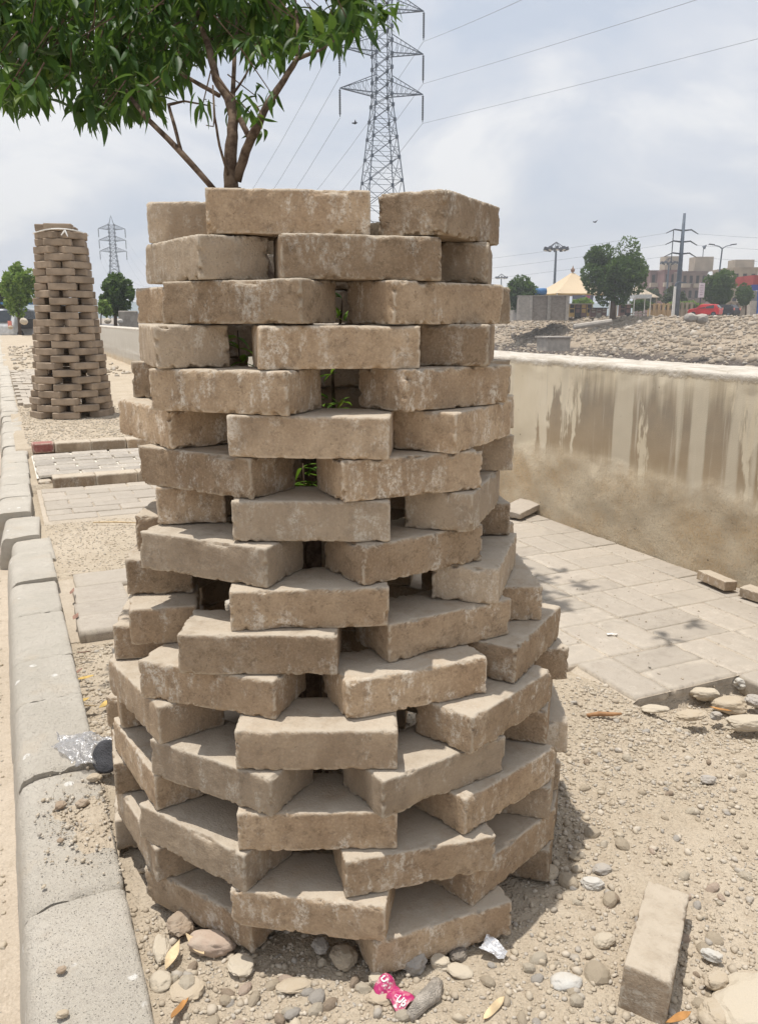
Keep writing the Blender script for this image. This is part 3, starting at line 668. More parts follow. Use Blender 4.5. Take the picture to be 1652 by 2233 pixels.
def scatter(name, pts, sizes, mat, seed, flatk=(.45, .9), base=(IC0, IF0), parent=None, rot=None, smooth=False):
    r = np.random.RandomState(seed); n = len(pts); bv, bf = base; m = len(bv)
    sc = np.stack([r.uniform(.7, 1.3, n), r.uniform(.6, 1.1, n), r.uniform(*flatk, n)], 1) * sizes[:, None]
    a = r.uniform(0, 6.28, n); ca, sa = np.cos(a), np.sin(a); tl = r.uniform(-.5, .5, n); ct, st = np.cos(tl), np.sin(tl)
    j = 1 + r.uniform(-.28, .22, (n, m))
    P = bv[None] * j[:, :, None] * sc[:, None, :]
    y = P[:, :, 1] * ct[:, None] - P[:, :, 2] * st[:, None]; z = P[:, :, 1] * st[:, None] + P[:, :, 2] * ct[:, None]; x = P[:, :, 0]
    X = x * ca[:, None] - y * sa[:, None]; Y = x * sa[:, None] + y * ca[:, None]
    V = np.stack([X, Y, z], 2) + pts[:, None, :]
    F = (bf[None] + (np.arange(n) * m)[:, None, None]).reshape(-1, 3)
    me = bpy.data.meshes.new(name); V = V.reshape(-1, 3)
    me.vertices.add(len(V)); me.vertices.foreach_set('co', V.ravel()); me.loops.add(F.size); me.loops.foreach_set('vertex_index', F.ravel().astype(np.int32))
    me.polygons.add(len(F)); me.polygons.foreach_set('loop_start', np.arange(0, F.size, 3).astype(np.int32)); me.polygons.foreach_set('loop_total', np.full(len(F), 3, np.int32))
    if smooth: me.polygons.foreach_set('use_smooth', np.ones(len(F), bool))
    me.update(calc_edges=True); me.validate(); me.materials.append(mat)
    return ob(name, me, parent, None, rot)
rs = np.random.RandomState(3)
def inring(u, v): return np.hypot(u - TU, v - TV) < .30
N = 150000
u = rs.uniform(.108, 2.3, N); v = .5 + rs.power(1.15, N) * 2.1
P = np.stack([u, v, u * 0], 1)
dens = .34 + 1.7 * fbm(P, 3.1, 4, 71) + .8 * fbm(P, 11, 3, 72)
r_ = np.hypot(u - TU, v - TV); dens += .55 * np.exp(-((r_ - .47) / .07) ** 2) * (v < 1.35) + .35 * ((u < .32) & (v > 1.5) & (v < 2.46))
pave = ((u > .97) & (v > 1.47 + .28 * (u < 1.37) - .10 * (u < 1.37) * fbm(P, 6, 2, 9))) | ((u > 1.73) & (v > 1.12))
lf = (u < .95) & (v > 2.46)
dens = np.where(pave | lf, dens * .035, dens)
keep = rs.rand(N) < np.clip(dens, 0.02, 1.2) * .85
u, v = u[keep], v[keep]; pave = pave[keep]
sz = .0011 + .0038 * rs.power(.38, len(u)) ** 1.0; sz = np.where(rs.rand(len(u)) < .045, rs.uniform(.0042, .0095, len(u)), sz); sz = np.where(pave, sz * .5, sz)
z = gz(u, v); z = np.where(pave & (z < -.01), .001, z)
scatter('gravel', np.stack([u, v, z + sz * .22], 1), sz, GRV, 4, rot=SROT).__setitem__('kind', 'stuff')
bpy.data.objects['gravel']['label'] = 'small pebbles and grit scattered over the dry dirt'
# soil pits farther up the strip, the road edge
N = 9000; u = rs.uniform(.11, 1.0, N); v = np.where(rs.rand(N) < .35, rs.uniform(3.17, 4.05, N), rs.uniform(6.05, 9.5, N))
sz = rs.uniform(.002, .006, N) * np.where(v > 5, 1.4, .8); z = gz(u, v)
o = scatter('gravel', np.stack([u, v, z + sz * .2], 1), sz, GRV, 5, rot=SROT); tag(o, 'gritty soil crumbs in the two farther tree pits', kind='stuff')
N = 3500; u = -.09 - rs.power(.6, N) * 1.1; v = rs.uniform(.8, 9, N); sz = rs.uniform(.0015, .005, N); sz[:40] = rs.uniform(.008, .016, 40)
o = scatter('gravel', np.stack([u, v, rz(u, v) + sz * .2], 1), sz, GRV, 6, rot=SROT); tag(o, 'loose grit on the road beside the kerb', kind='stuff')
N = 650; u = .045 + .05 * rs.randn(N) + .02; v = 1.46 + .075 * rs.randn(N); k = (u > -.025) & (u < .105); u, v = u[k], v[k]; sz = .0012 + .0035 * rs.power(.45, len(u))
o = scatter('gravel', np.stack([u, v, .022 + sz * .35], 1), sz, GRV, 7, rot=SROT); tag(o, 'crumbs of soil spilled over the kerb top', kind='stuff')
# bigger stones: each a thing of its own
def stone(px, py, w, h, col, label, z=0.0, seed=1, ang=.1, flat=.55, jag=.35, sink=.3, dark=None):
    p = atz(px, py, z); r = random.Random(seed)
    P = IC3.copy(); n = fbm(P + seed * 9.1, .9, 3, seed); cell = np.round(fbm(P + seed, .7, 2, seed + 3) * 3) / 3
    P = P * (1 + (.25 + jag * .55) * n + (.12 + jag * .35) * cell + (.05 + jag * .12) * fbm(P + seed, 4, 3, seed + 5))[:, None]
    P[:, 2] = np.clip(P[:, 2], -.8, .78 + .1 * n)
    w, h = w * .84, h * .84; P = P * np.array([w / 2, h / 2, w * flat / 2])
    me = mesh('stone', P, IF3.tolist(), jag < .3, STM[col])
    o = ob('stone', me, None, (p.x, p.y, z + w * flat * (.5 - sink - .12)), (r.uniform(-.15, .15), r.uniform(-.15, .15), ang))
    return tag(o, label, 'stone', 'loose stones on the dirt')
STM = {k: mat_stone('stone_' + k, [c, tuple(x * 1.1 for x in c)], False, 45) for k, c in dict(pink=(.42, .32, .25), tan=(.40, .33, .24), grey=(.35, .325, .295), white=(.50, .485, .45), dark=(.10, .085, .075), pale=(.46, .40, .31), brown=(.27, .20, .14)).items()}
SS = [
 (463, 2062, .085, .050, 'pink', 'smooth pinkish tan stone lying left of the guard foot', 21, -.2, .5, .25),
 (392, 2022, .060, .045, 'brown', 'jagged brown layered rock between the kerb and the bricks', 22, .5, .6, .6),
 (352, 2075, .03, .055, 'pale', 'narrow pale upright rock beside the kerb edge', 23, .3, .8, .4),
 (418, 1990, .030, .018, 'pink', 'small orange-tan stone touching the lowest left brick', 24, -.2, .5, .4),
 (750, 2085, .045, .055, 'tan', 'half shaded squarish stone under the front brick', 25, .1, .7, .4),
 (700, 2062, .030, .035, 'grey', 'grey angular stone in the shade below the front brick', 26, .6, .7, .6),
 (612, 2010, .034, .024, 'tan', 'round stone in the shadow behind the gap under the guard', 27, .2, .6, .3),
 (903, 2102, .042, .036, 'grey', 'grey faceted stone leaning on the lowest right brick', 28, .3, .9, .5),
 (929, 2072, .034, .028, 'brown', 'pointed brown and white rock propped against the right brick', 29, .8, 1.0, .6),
 (960, 2102, .036, .038, 'pale', 'pale lumpy stone in front of the right brick', 30, .4, .7, .4),
 (996, 2083, .028, .026, 'dark', 'black porous clinker against the right brick', 31, .4, .8, .7),
 (820, 2142, .030, .026, 'pale', 'broken pale stone at the near corner of the guard', 32, .9, .8, .6),
 (838, 2175, .052, .040, 'tan', 'broad tan stone just above the pink wrapper', 33, .2, .35, .3),
 (1000, 2118, .045, .03, 'pale', 'flat pale stone half buried right of the clinker', 34, -.2, .3, .25),
 (1232, 2142, .054, .034, 'white', 'whitish speckled oval stone on the dirt', 35, .1, .45, .2),
 (530, 2105, .045, .05, 'pale', 'pale blocky stone half buried in the gravel at bottom left', 36, .3, .35, .3),
 (408, 2160, .060, .055, 'tan', 'large flat tan stone at the lower left by the kerb', 37, .5, .3, .3),
 (352, 2140, .035, .045, 'pale', 'rounded pale stone touching the kerb near the bottom', 38, .2, .6, .25),
 (640, 2150, .055, .035, 'tan', 'dusty low stone in front of the guard, mostly buried', 39, .1, .25, .3),
 (1310, 1898, .040, .028, 'grey', 'grey speckled stone between guard and fallen brick', 40, .3, .6, .3),
 (1290, 1930, .042, .026, 'white', 'pale grey smooth stone just left of the fallen brick', 41, -.2, .6, .3),
 (1318, 2050, .034, .030, 'pale', 'small pale cobble near the side of the fallen brick', 42, .2, .6, .3),
 (1555, 2085, .038, .022, 'white', 'chalky white chip right of the fallen brick', 43, -.5, .5, .5),
 (1560, 2145, .045, .032, 'tan', 'tan angular stone at the right edge bottom', 44, .4, .7, .5),
 (1545, 1700, .036, .024, 'grey', 'small dark-banded stone lying on open dirt at right', 45, .2, .5, .4),
 (1200, 1905, .036, .032, 'tan', 'squat stone by the right foot of the guard', 46, .3, .7, .5),
]
for (px, py, w_, h_, col, lab, sd, an, fl, jg) in SS: stone(px, py, w_, h_, col, lab, .0, sd, an, fl, jg)
RS = [
 (1535, 1519, .085, .045, 'pale', 'long pale rubble lump right under the broken paving edge', 61, -.2, .6, .4, -.03),
 (1590, 1540, .105, .055, 'tan', 'large curved rubble piece in the middle of the hole', 62, -.35, .45, .4, -.03),
 (1628, 1580, .13, .06, 'pale', 'flat pale slab of stone in front of the rubble hole', 63, -.05, .35, .3, -.01),
 (1625, 1492, .085, .06, 'white', 'whitish angular rock against the paving corner', 64, .3, .6, .5, -.03),
 (1505, 1560, .09, .06, 'tan', 'broad dusty rock left of the rubble hole', 65, .1, .3, .3, -.01),
 (1430, 1545, .08, .05, 'pale', 'low flat stone bedded below the paving edge', 66, 0, .2, .2, -.005),
 (1560, 1562, .04, .03, 'grey', 'small grey stone tucked between the rubble pieces', 67, .5, .6, .4, -.02),
 (1645, 1530, .06, .05, 'grey', 'grey rubble lump at the right picture edge', 68, .9, .6, .5, -.02),
 (1655, 2190, .16, .12, 'pale', 'big cracked pale rock in the bottom right corner', 69, .3, .35, .4, 0),
 (1560, 2215, .05, .05, 'tan', 'rounded tan rock beside the big cracked rock', 70, .3, .6, .4, 0),
]
for (px, py, w_, h_, col, lab, sd, an, fl, jg, zz_) in RS: stone(px, py, w_, h_, col, lab, zz_, sd, an, fl, jg)
for (px, py, s_, col, lab, sd) in [(131, 1835, .014, 'brown', 'dark little pebble on the kerb top left of the spilled soil', 81), (135, 2118, .017, 'brown', 'lone brown pebble on the nearest kerb stone', 82), (135, 2216, .02, 'tan', 'round tan pebble near the bottom of the kerb', 83), (205, 1700, .03, 'tan', 'oval tan pebble beside the plastic bag', 84), (180, 1755, .03, 'brown', 'flat brown stone amid the soil on the kerb', 85), (132, 1760, .026, 'brown', 'reddish wedge-shaped stone on the kerb by the spilled soil', 86)]:
    stone(px, py, s_, s_ * .75, col, lab, .024, sd, .4, .6, .3, .1)
# anonymous small stones bedded in the dirt
r9 = random.Random(77); cnt = 0
small_me = []
for k in range(10):
    P = IC1 * (1 + .30 * fbm(IC1 + k * 3.3, 1.1, 3, k))[:, None] * np.array([1, r9.uniform(.6, .95), r9.uniform(.4, .7)]); small_me.append(mesh('stone', P, IF1.tolist(), False, STM[['tan', 'pale', 'pink', 'grey', 'tan', 'pale', 'brown', 'pale', 'tan', 'grey'][k]]))
STN = ['tan', 'pale', 'pink', 'grey', 'tan', 'pale', 'brown', 'pale', 'tan', 'grey']; ZN = ['in the stony dirt between the kerb and the front bricks', 'along the bottom edge in front of the guard', 'on the open dirt just below the broken paving edge', 'on the dirt right of the fallen brick', 'on the dirt between the guard and the fallen brick']
zones = [(300, 700, 2010, 2230, 44), (700, 1330, 2090, 2230, 22), (1250, 1650, 1560, 1780, 26), (1480, 1650, 1900, 2180, 16), (1230, 1480, 1780, 2060, 18)]
for zi, (xa, xb, ya, yb, n_) in enumerate(zones):
    for k in range(n_):
        px, py = r9.uniform(xa, xb), r9.uniform(ya, yb); p = atz(px, py, 0); uu = p.dot(E2); vv_ = p.dot(E1)
        if uu < .115 or math.hypot(p.x + .085, p.y - 1.434) < .43: continue
        s_ = r9.uniform(.006, .0145) * (1.0 if r9.random() < .8 else 1.4); h_ = float(gz(np.array([uu]), np.array([vv_]))[0])
        sk = r9.randrange(10); o = ob('stone', small_me[sk], None, (p.x, p.y, h_ + s_ * .12), (r9.uniform(-.4, .4), r9.uniform(-.4, .4), r9.uniform(0, 6.28)), s_)
        tag(o, 'small %s stone %s' % (STN[sk], ZN[zi]), 'stone', 'small %s stones %s' % (STN[sk], ZN[zi]))
# spilled soil film on the kerb
V, F = grid(np.linspace(-.02, .1, 32), np.linspace(1.28, 1.66, 90), lambda u, v: .010 + .0155 * np.clip(1.15 - np.hypot((u - .075) / .085, (v - 1.47) / .15) + .55 * fbm(np.stack([u, v, u * 0], 1), 16, 4, 98), 0, 1) + .0012 * fbm(np.stack([u, v, u * 0], 1), 120, 3, 99))
o = ob('spilled_soil', mesh('spilled_soil', V, F, True, DIRT), rot=SROT); tag(o, 'tan soil spilled over the kerb top beside the guard', kind='stuff')
# ------------------------------------------------------------------ the fallen brick and other single bricks
def place_brick(label, P, rot, mat=None, sc=(1, 1, 1), i=0):
    me = near_bricks[i]
    if mat: me = me.copy(); me.materials[0] = mat
    o = ob('brick', me, None, P, rot, sc); tag(o, label, 'brick', 'loose bricks lying about'); return o
A_ = atz(1457, 1935, .040); B_ = atz(1413, 2124, .058)
cen = (A_ + B_) / 2; ax_ = (B_ - A_); yaw = math.atan2(ax_.y, ax_.x); tilt = math.atan2(ax_.z, math.hypot(ax_.x, ax_.y))
o = place_brick('fallen brick lying alone on its narrow side in the dirt at lower right', (cen.x, cen.y, cen.z - BW / 2 + .002), (0, 0, 0), i=4)
ex = ax_.normalized(); up = (Vector((0, 0, 1)) - ex * ex.z).normalized(); ey = up                   # brick width stands upright
ez = ex.cross(ey)
# tilt it a little towards its left
ey = (ey + ez * -.06).normalized(); ez = ex.cross(ey)
Mx = Matrix((ex, ey, ez)).transposed().to_4x4(); Mx.translation = cen - ey * (BW / 2 - .001); Mx = Mx @ Matrix.Diagonal(((B_ - A_).length / BL, 1, 1.08, 1)); o.matrix_world = Mx
ob_ = place_brick('tilted paver resting against the foot of the canal wall behind the guard', uv2w(2.22, 3.24, .032), (R(3), R(-3), SROT + R(28)), mat=PV, i=1, sc=(1, 1.15, .5))
place_brick('broken brick end lying at the foot of the wall at the right edge', uv2w(2.235, 2.03, .026), (R(4), 0, SROT + R(84)), i=2, sc=(.62, .5, .55))
place_brick('second broken brick piece at the wall foot, cut by the picture edge', uv2w(2.245, 1.83, .026), (R(-4), 0, SROT + R(97)), i=7, sc=(.7, .5, .55))
# concrete crumb inside the guard
mo_ = at(678, 1250, 1.60); stone(678, 1250, .05, .04, 'pale', 'pale lump of mortar sitting on a brick inside the guard', mo_.z, 91, .3, .8, .4, 0)
# ------------------------------------------------------------------ litter
def sheet(name, n, fn, mat, smooth=True, thick=.0004):
    us = np.linspace(0, 1, n); U, Vv = np.meshgrid(us, us); P = np.array([fn(a, b) for a, b in zip(U.ravel(), Vv.ravel())])
    i = np.arange(n * n).reshape(n, n); F = np.stack([i[:-1, :-1], i[:-1, 1:], i[1:, 1:], i[1:, :-1]], -1).reshape(-1, 4)
    o = ob(name, mesh(name, P, F, smooth, mat)); md = o.modifiers.new('thick', 'SOLIDIFY'); md.thickness = thick; return o
def mat_plastic():
    m = M('clear_plastic', .18, .6); m.b.inputs['Alpha'].default_value = 1; v = m.tc.outputs['Object']
    nr = m.bump(m.noise(v, 45, 4, .6, 1.5), .8, .006)
    g_ = m.node('ShaderNodeBsdfGlossy'); g_.inputs['Roughness'].default_value = .18; g_.inputs['Color'].default_value = (.9, .9, .92, 1); m.l.new(nr, g_.inputs['Normal'])
    t = m.node('ShaderNodeBsdfTransparent'); t.inputs[0].default_value = (.93, .93, .94, 1)
    d = m.node('ShaderNodeBsdfTranslucent'); d.inputs[0].default_value = (.8, .8, .8, 1); d2 = m.node('ShaderNodeBsdfDiffuse'); d2.inputs[0].default_value = (.75, .74, .72, 1)
    a = m.node('ShaderNodeMixShader'); a.inputs[0].default_value = .5; m.l.new(d.outputs[0], a.inputs[1]); m.l.new(d2.outputs[0], a.inputs[2])
    b = m.node('ShaderNodeMixShader'); b.inputs[0].default_value = .22; m.l.new(t.outputs[0], b.inputs[1]); m.l.new(a.outputs[0], b.inputs[2])
    c = m.node('ShaderNodeMixShader'); c.inputs[0].default_value = .12; m.l.new(b.outputs[0], c.inputs[1]); m.l.new(g_.outputs[0], c.inputs[2])
    m.l.new(c.outputs[0], m.n['Material Output'].inputs[0]); return m.m
PLAS = mat_plastic()
b0 = atz(205, 1622, .03)
def bagf(a, b):
    ang = math.atan2(b - .5, a - .5); mr = max(abs(a - .5), abs(b - .5)); rr_ = mr * (.85 + .35 * float(fbm(np.array([[math.cos(ang) * 1.6, math.sin(ang) * 1.6, 4.]]), 1, 3, 15)[0]))
    x = math.cos(ang) * rr_ * .19; y = math.sin(ang) * rr_ * .185
    w_ = 1 - .35 * b
    p = Vector((x * w_ + .028 * (b - .5) , -y * 1.1 - .02 * a, 0)); q = np.array([[a * 5, b * 5, 0]])
    h = .014 + .020 * float(fbm(q, 1, 3, 5)[0]) + .018 * math.sin(a * 3.1) * math.sin(b * 3.1) + .005 * float(fbm(q, 5, 2, 6)[0])
    return (p.x + .008 * float(fbm(q, 2, 2, 7)[0]), p.y + .010 * float(fbm(q, 2, 2, 8)[0]), max(h, .001) + .0)
bag = sheet('plastic_bag', 34, bagf, PLAS); bag.location = (b0.x - .005, b0.y - .02, .020); bag.rotation_euler = (0, 0, .25)
tag(bag, 'crumpled clear plastic bag lying between the kerb and the brick guard', 'plastic bag')
mb = MB(); mb.lathe([(.0, 0), (.030, 0), (.034, .004), (.034, .010), (.030, .0125), (.014, .0105), (.0, .0105)], 28)
p = atz(236, 1640, .055); o = mb.build('rubber_disc', flat('black_worn_rubber', (.055, .055, .06), .75, .25, 30, bump=.4), None, (p.x, p.y, .045), (R(62), R(8), R(-28)), True); tag(o, 'dark grey round rubber disc wedged in the plastic bag beside the bricks', 'rubber disc')
# foil
foil = flat('silver_foil', (.66, .66, .67), .4, .1, 20, .5, bump=.2)
p = atz(1078, 2078, 0)
def foilf(a, b):
    q = np.array([[a * 3, b * 3, 1.]]); return ((a - .5) * .036, (b - .5) * (.030 - .014 * a), .010 + .010 * float(fbm(q, 1.3, 3, 12)[0]) + .006 * (1 - a))
o = sheet('foil_scrap', 14, foilf, foil, False); o.location = (p.x, p.y, .0); o.rotation_euler = (.3, .1, -.6); tag(o, 'crumpled silver foil scrap at the foot of the right brick', 'foil scrap')
p = atz(1334, 1384, .003)
o = sheet('paper_scrap', 10, lambda a, b: ((a - .5) * .032, (b - .5) * .014 * (1 - .5 * a), .004 + .005 * float(fbm(np.array([[a * 3, b * 3, 2.]]), 1.3, 2, 14)[0])), WHITE, False); o.location = (p.x, p.y, .002); tag(o, 'tiny white paper scrap on the pavers', 'paper scrap')
# pink wrapper with its lettering
def mat_wrap():
    m = M('pink_wrapper_film', .3, .5); v = m.tc.outputs['Object']
    col = m.mix(m.ramp(m.noise(v, 55, 4, .6, 1), .42, .62), (.42, .025, .13), (.52, .16, .22)); col = m.mix(m.ramp(m.noise(v, 120, 3), .52, .64), col, (.60, .44, .42))
    return m.done(col, m.bump(m.noise(v, 90, 3), .6, .002))
WRAP = mat_wrap(); p = atz(860, 2180, 0)
def wrapz(a, b):
    q = np.array([[a * 2.2, b * 1.4, 3.]]); return .010 + .006 * float(fbm(q, 1.4, 3, 22)[0]) + .0055 * math.sin(b * 3.1416) - .008 * math.exp(-((a - .33) / .06) ** 2)
wr = sheet('candy_wrapper', 30, lambda a, b: ((a - .5) * .058, (b - .5) * (.026 + .006 * math.sin(a * 9)), wrapz(a, b)), WRAP)
wr.location = (p.x, p.y, .002); wr.rotation_euler = (R(14), R(4), R(-47)); tag(wr, 'crumpled bright pink candy wrapper with white lettering at the bottom', 'candy wrapper')
for (tx, x_, y_, s_) in (('Up', -.026, -.0005, .0125), ('Up', .011, -.0065, .0135)):
    cu = bpy.data.curves.new('lettering', 'FONT'); cu.body = tx; cu.size = s_; cu.extrude = .0003; cu.offset = .0003; tmp = bpy.data.objects.new('lettering', cu); COL.objects.link(tmp)
    bpy.context.view_layer.update(); dg = bpy.context.evaluated_depsgraph_get(); me = bpy.data.meshes.new_from_object(tmp.evaluated_get(dg)); bpy.data.objects.remove(tmp)
    for vv in me.vertices:
        a = (vv.co.x + x_) / .062 + .5; b = (vv.co.y + y_) / .028 + .5; vv.co = Vector((vv.co.x + x_, vv.co.y + y_, vv.co.z + wrapz(min(max(a, 0), 1), min(max(b, 0), 1)) + .0012))
    me.materials.clear(); me.materials.append(WHITE); ob('lettering', me, wr)
# dry leaves, twig, husk
def dryleaf(px, py, L, col, label, rz_, z=.004, curl=.4, seed=0, name='dry_leaf'):
    p = atz(px, py, z); V = []; F = []; n = 9
    for i in range(n):
        t = i / (n - 1); w_ = .30 * L * math.sin(math.pi * min(1, t * 1.02)) ** .8 * (.9 + .2 * math.sin(seed + 5 * t))
        h = curl * L * (.25 * (t - .5) ** 2 * 2)
        V += [((t - .5) * L, -w_ / 2, h + curl * w_ * .5), ((t - .5) * L, 0, h), ((t - .5) * L, w_ / 2, h + curl * w_ * .4)]
    for i in range(n - 1):
        for j in (0, 1): F.append((i*3+j, i*3+j+1, (i+1)*3+j+1, (i+1)*3+j))
    m = DRY[col]; o = ob(name, mesh(name, V, F, True, m), None, (p.x, p.y, z), (R(random.Random(seed).uniform(-25, 25)), R(random.Random(seed + 1).uniform(-15, 15)), rz_))
    md = o.modifiers.new('thick', 'SOLIDIFY'); md.thickness = .0006
    return tag(o, label, 'leaf', 'fallen dry leaves')
DRY = {k: flat('dry_leaf_' + k, c, .8, .25, 40) for k, c in dict(yellow=(.52, .36, .12), red=(.26, .15, .11), brown=(.36, .20, .10), straw=(.60, .46, .28), orange=(.44, .22, .075)).items()}
for i, a in enumerate([
 (236, 1533, .055, 'yellow', 'yellow dry leaf on the grit left of the guard', .7), (190, 1540, .05, 'straw', 'straw-coloured leaf by the kerb crack', .2), (187, 1478, .045, 'yellow', 'small yellow leaf in the gravel strip beside the kerb', .1),
 (183, 1423, .05, 'red', 'reddish curled leaf at the end of the worn slabs', -.3), (172, 1465, .045, 'red', 'dark red leaf stuck against the kerb side', 1.3), (178, 1530, .055, 'yellow', 'yellow-orange leaf leaning on the kerb', 1.0),
 (165, 1345, .05, 'red', 'brown-red leaf in the crack beside the slabs', 1.4), (158, 1290, .05, 'red', 'reddish leaf in the upper kerb crack', 1.5), (180, 1575, .045, 'brown', 'brown leaf just above the plastic bag', 1.2),
 (1570, 1548, .05, 'orange', 'bright orange-brown leaf lying on the rubble', -.6), (1478, 2222, .045, 'orange', 'amber leaf under the near end of the fallen brick', .2), (195, 1640 - 40, .03, 'straw', 'pale leaf scrap at the bag edge', .5),
 (377, 2085, .055, 'straw', 'pale curled husk lying between kerb and bricks', 1.2), (425, 2060, .05, 'straw', 'papery husk upright in the gravel', 2.2), (395, 2200, .06, 'orange', 'orange-brown leaf tip at the bottom by the kerb', 1.2),
 (1075, 2200, .05, 'straw', 'small dry chip of bark near the bottom', .6)]):
    px, py, L_, c_, lab, r_ = a; dryleaf(px, py, L_, c_, lab, r_ + .2, .006 if px > 200 else .012, .5, i)
p = atz(937, 2195, 0); mb = MB(); mb.path([(-.03, -.025, .006), (-.012, -.004, .010), (.004, .012, .010), (.012, .034, .006)], [.008, .012, .014, .010], 8)
o = mb.build('driftwood', flat('grey_weathered_wood', (.46, .41, .35), .9, .3, 60, bump=.8), None, (p.x, p.y, 0), None, True); tag(o, 'grey weathered wood chunk right of the pink wrapper', 'wood chunk')
p = atz(1315, 1563, .0); mb = MB(); mb.path([(-.04, .0, .004), (-.01, .004, .006), (.02, .002, .006), (.045, .008, .004)], [.004, .006, .005, .003], 6)
tag(mb.build('twig', DRY['brown'], None, (p.x, p.y, 0), None, True), 'crooked brown stick on the dirt below the pavers', 'stick')
p = atz(250, 1145, -.01); mb = MB(); mb.path([(-.1, 0, .004), (0, .004, .006), (.1, -.006, .004)], [.003, .004, .003], 5)
tag(mb.build('twig', DRY['straw'], None, (p.x, p.y, 0), None, True), 'straw-coloured twig lying on the bare soil pit', 'stick')
# ------------------------------------------------------------------ the tree in the guard
tree = empty('tree', (-.13, 1.45, 0), 0, 'young tree with long glossy green leaves growing out of the front brick guard', 'tree')
T0 = tree.location.copy()
def TP(x, y, Y): return at(x, y, Y) - T0
bark_r = .0085 / 9
def limb(pts, name='branch'):
    P = [TP(x * .5285, y * .5285, Y) for x, y, r, Y in pts]; rr = [r * .5285 / FPX * Y * .5 * .88 for x, y, r, Y in pts]
    # smooth the path
    Q = []; RR = []
    for i in range(len(P) - 1):
        for t in (0, .33, .66): 
            w = Vector((random.uniform(-1, 1), random.uniform(-1, 1), 0)) * rr[i] * .12
            Q.append(P[i].lerp(P[i+1], t) + w); RR.append((rr[i] * (1 - t) + rr[i+1] * t) * random.uniform(.96, 1.06))
    Q.append(P[-1]); RR.append(rr[-1]); mb = MB(); mb.path(Q, RR, 9); return mb.build(name, BARK, tree, None, None, True)
random.seed(11)
mb = MB(); P = [Vector((-.01, .03, -.02)), Vector((.0, .02, .35)), Vector((.012, .0, .8)), TP(955 * .5285, 785 * .5285, 1.45)]; mb.path(P, [.024, .021, .018, .0165], 9); mb.build('trunk', BARK, tree, None, None, True)
limb([(955, 800, 66, 1.45), (950, 680, 56, 1.45), (958, 560, 50, 1.46), (965, 480, 46, 1.48), (940, 400, 42, 1.50), (890, 320, 36, 1.52), (862, 200, 30, 1.56), (820, 60, 24, 1.6), (790, -160, 18, 1.7), (760, -420, 10, 1.85)], 'trunk')
limb([(975, 745, 40, 1.45), (1015, 620, 40, 1.44), (1050, 540, 42, 1.43), (1090, 450, 32, 1.43), (1170, 330, 27, 1.44), (1225, 240, 22, 1.46), (1330, 200, 10, 1.5), (1400, 150, 7, 1.55)])
limb([(1225, 240, 18, 1.46), (1230, 120, 14, 1.5), (1210, -60, 11, 1.6), (1180, -300, 8, 1.75)])
limb([(1025, 560, 26, 1.44), (985, 480, 24, 1.47), (960, 400, 22, 1.52), (968, 210, 16, 1.6), (985, 0, 12, 1.7)])
limb([(890, 790, 27, 1.42), (740, 620, 26, 1.44), (600, 480, 22, 1.5), (540, 400, 17, 1.55), (430, 250, 12, 1.65), (300, 80, 9, 1.75)])
limb([(745, 615, 16, 1.44), (720, 520, 15, 1.46), (695, 430, 14, 1.5), (760, 415, 9, 1.52), (870, 435, 5, 1.54)])
limb([(940, 720, 12, 1.44), (905, 600, 11, 1.42), (885, 480, 10, 1.42), (878, 350, 7, 1.45)])
limb([(905, 392, 20, 1.49), (830, 350, 18, 1.52), (760, 310, 15, 1.56), (690, 255, 11, 1.62), (560, 120, 8, 1.7)])
limb([(965, 380, 12, 1.5), (1000, 330, 9, 1.5), (1040, 260, 6, 1.52)])
limb([(885, 470, 8, 1.43), (880, 520, 5, 1.42), (850, 515, 4, 1.42)])
# branches up and back, out of the picture (they shade the ground behind)
def wlimb(P, r): 
    mb = MB(); mb.path([Vector(p) - T0 for p in P], r, 7); mb.build('branch', BARK, tree, None, None, True)
wlimb([at(790*.5285, -160*.5285, 1.7), (-.2, 2.0, 2.1), (.0, 2.45, 2.5), (.15, 2.8, 2.75)], [.006, .006, .005, .003])
# leaves
def leafmesh(L, w_, fold, droop, seed):
    V = []; F = []; n = 7; r = random.Random(seed); bend = r.uniform(-.12, .12)
    for i in range(n):
        t = i / (n - 1); ww = w_ * (math.sin(math.pi * t ** .85) ** .9) * .5 if 0 < t < 1 else .0004
        x = L * t; z = -droop * L * t * t; y0 = bend * L * math.sin(math.pi * t); V += [(x, y0 - ww, z + fold * ww), (x, y0, z), (x, y0 + ww, z + fold * ww)]
    for i in range(n - 1):
        for j in (0, 1): F.append((i*3+j, i*3+j+1, (i+1)*3+j+1, (i+1)*3+j))
    return V, F
LV = [leafmesh(.058 + .012 * (i % 3), .0175 + .003 * (i % 2), .2 + .12 * i, .02 + .12 * i, i) for i in range(5)]
leaf_me = [mesh('leaf', V, F, True, LEAF) for V, F in LV]
clusters = []          # (px, py, depth, scale) tips of twigs in photo pixels (1652 wide)
rg = random.Random(23)
def inside(x, y):      # where the crown stands in the picture
    low = [(-200, 205), (0, 205), (40, 245), (95, 205), (150, 240), (200, 262), (250, 265), (300, 250), (335, 228), (375, 175), (420, 125), (480, 110), (520, 105), (560, 125), (600, 115), (650, 105), (700, 90), (760, 78), (800, 62), (835, 35), (850, -10), (880, -200)]
    for a, b in zip(low[:-1], low[1:]):
        if a[0] <= x <= b[0]: return y < a[1] + (b[1] - a[1]) * (x - a[0]) / (b[0] - a[0]) - 6
    return False
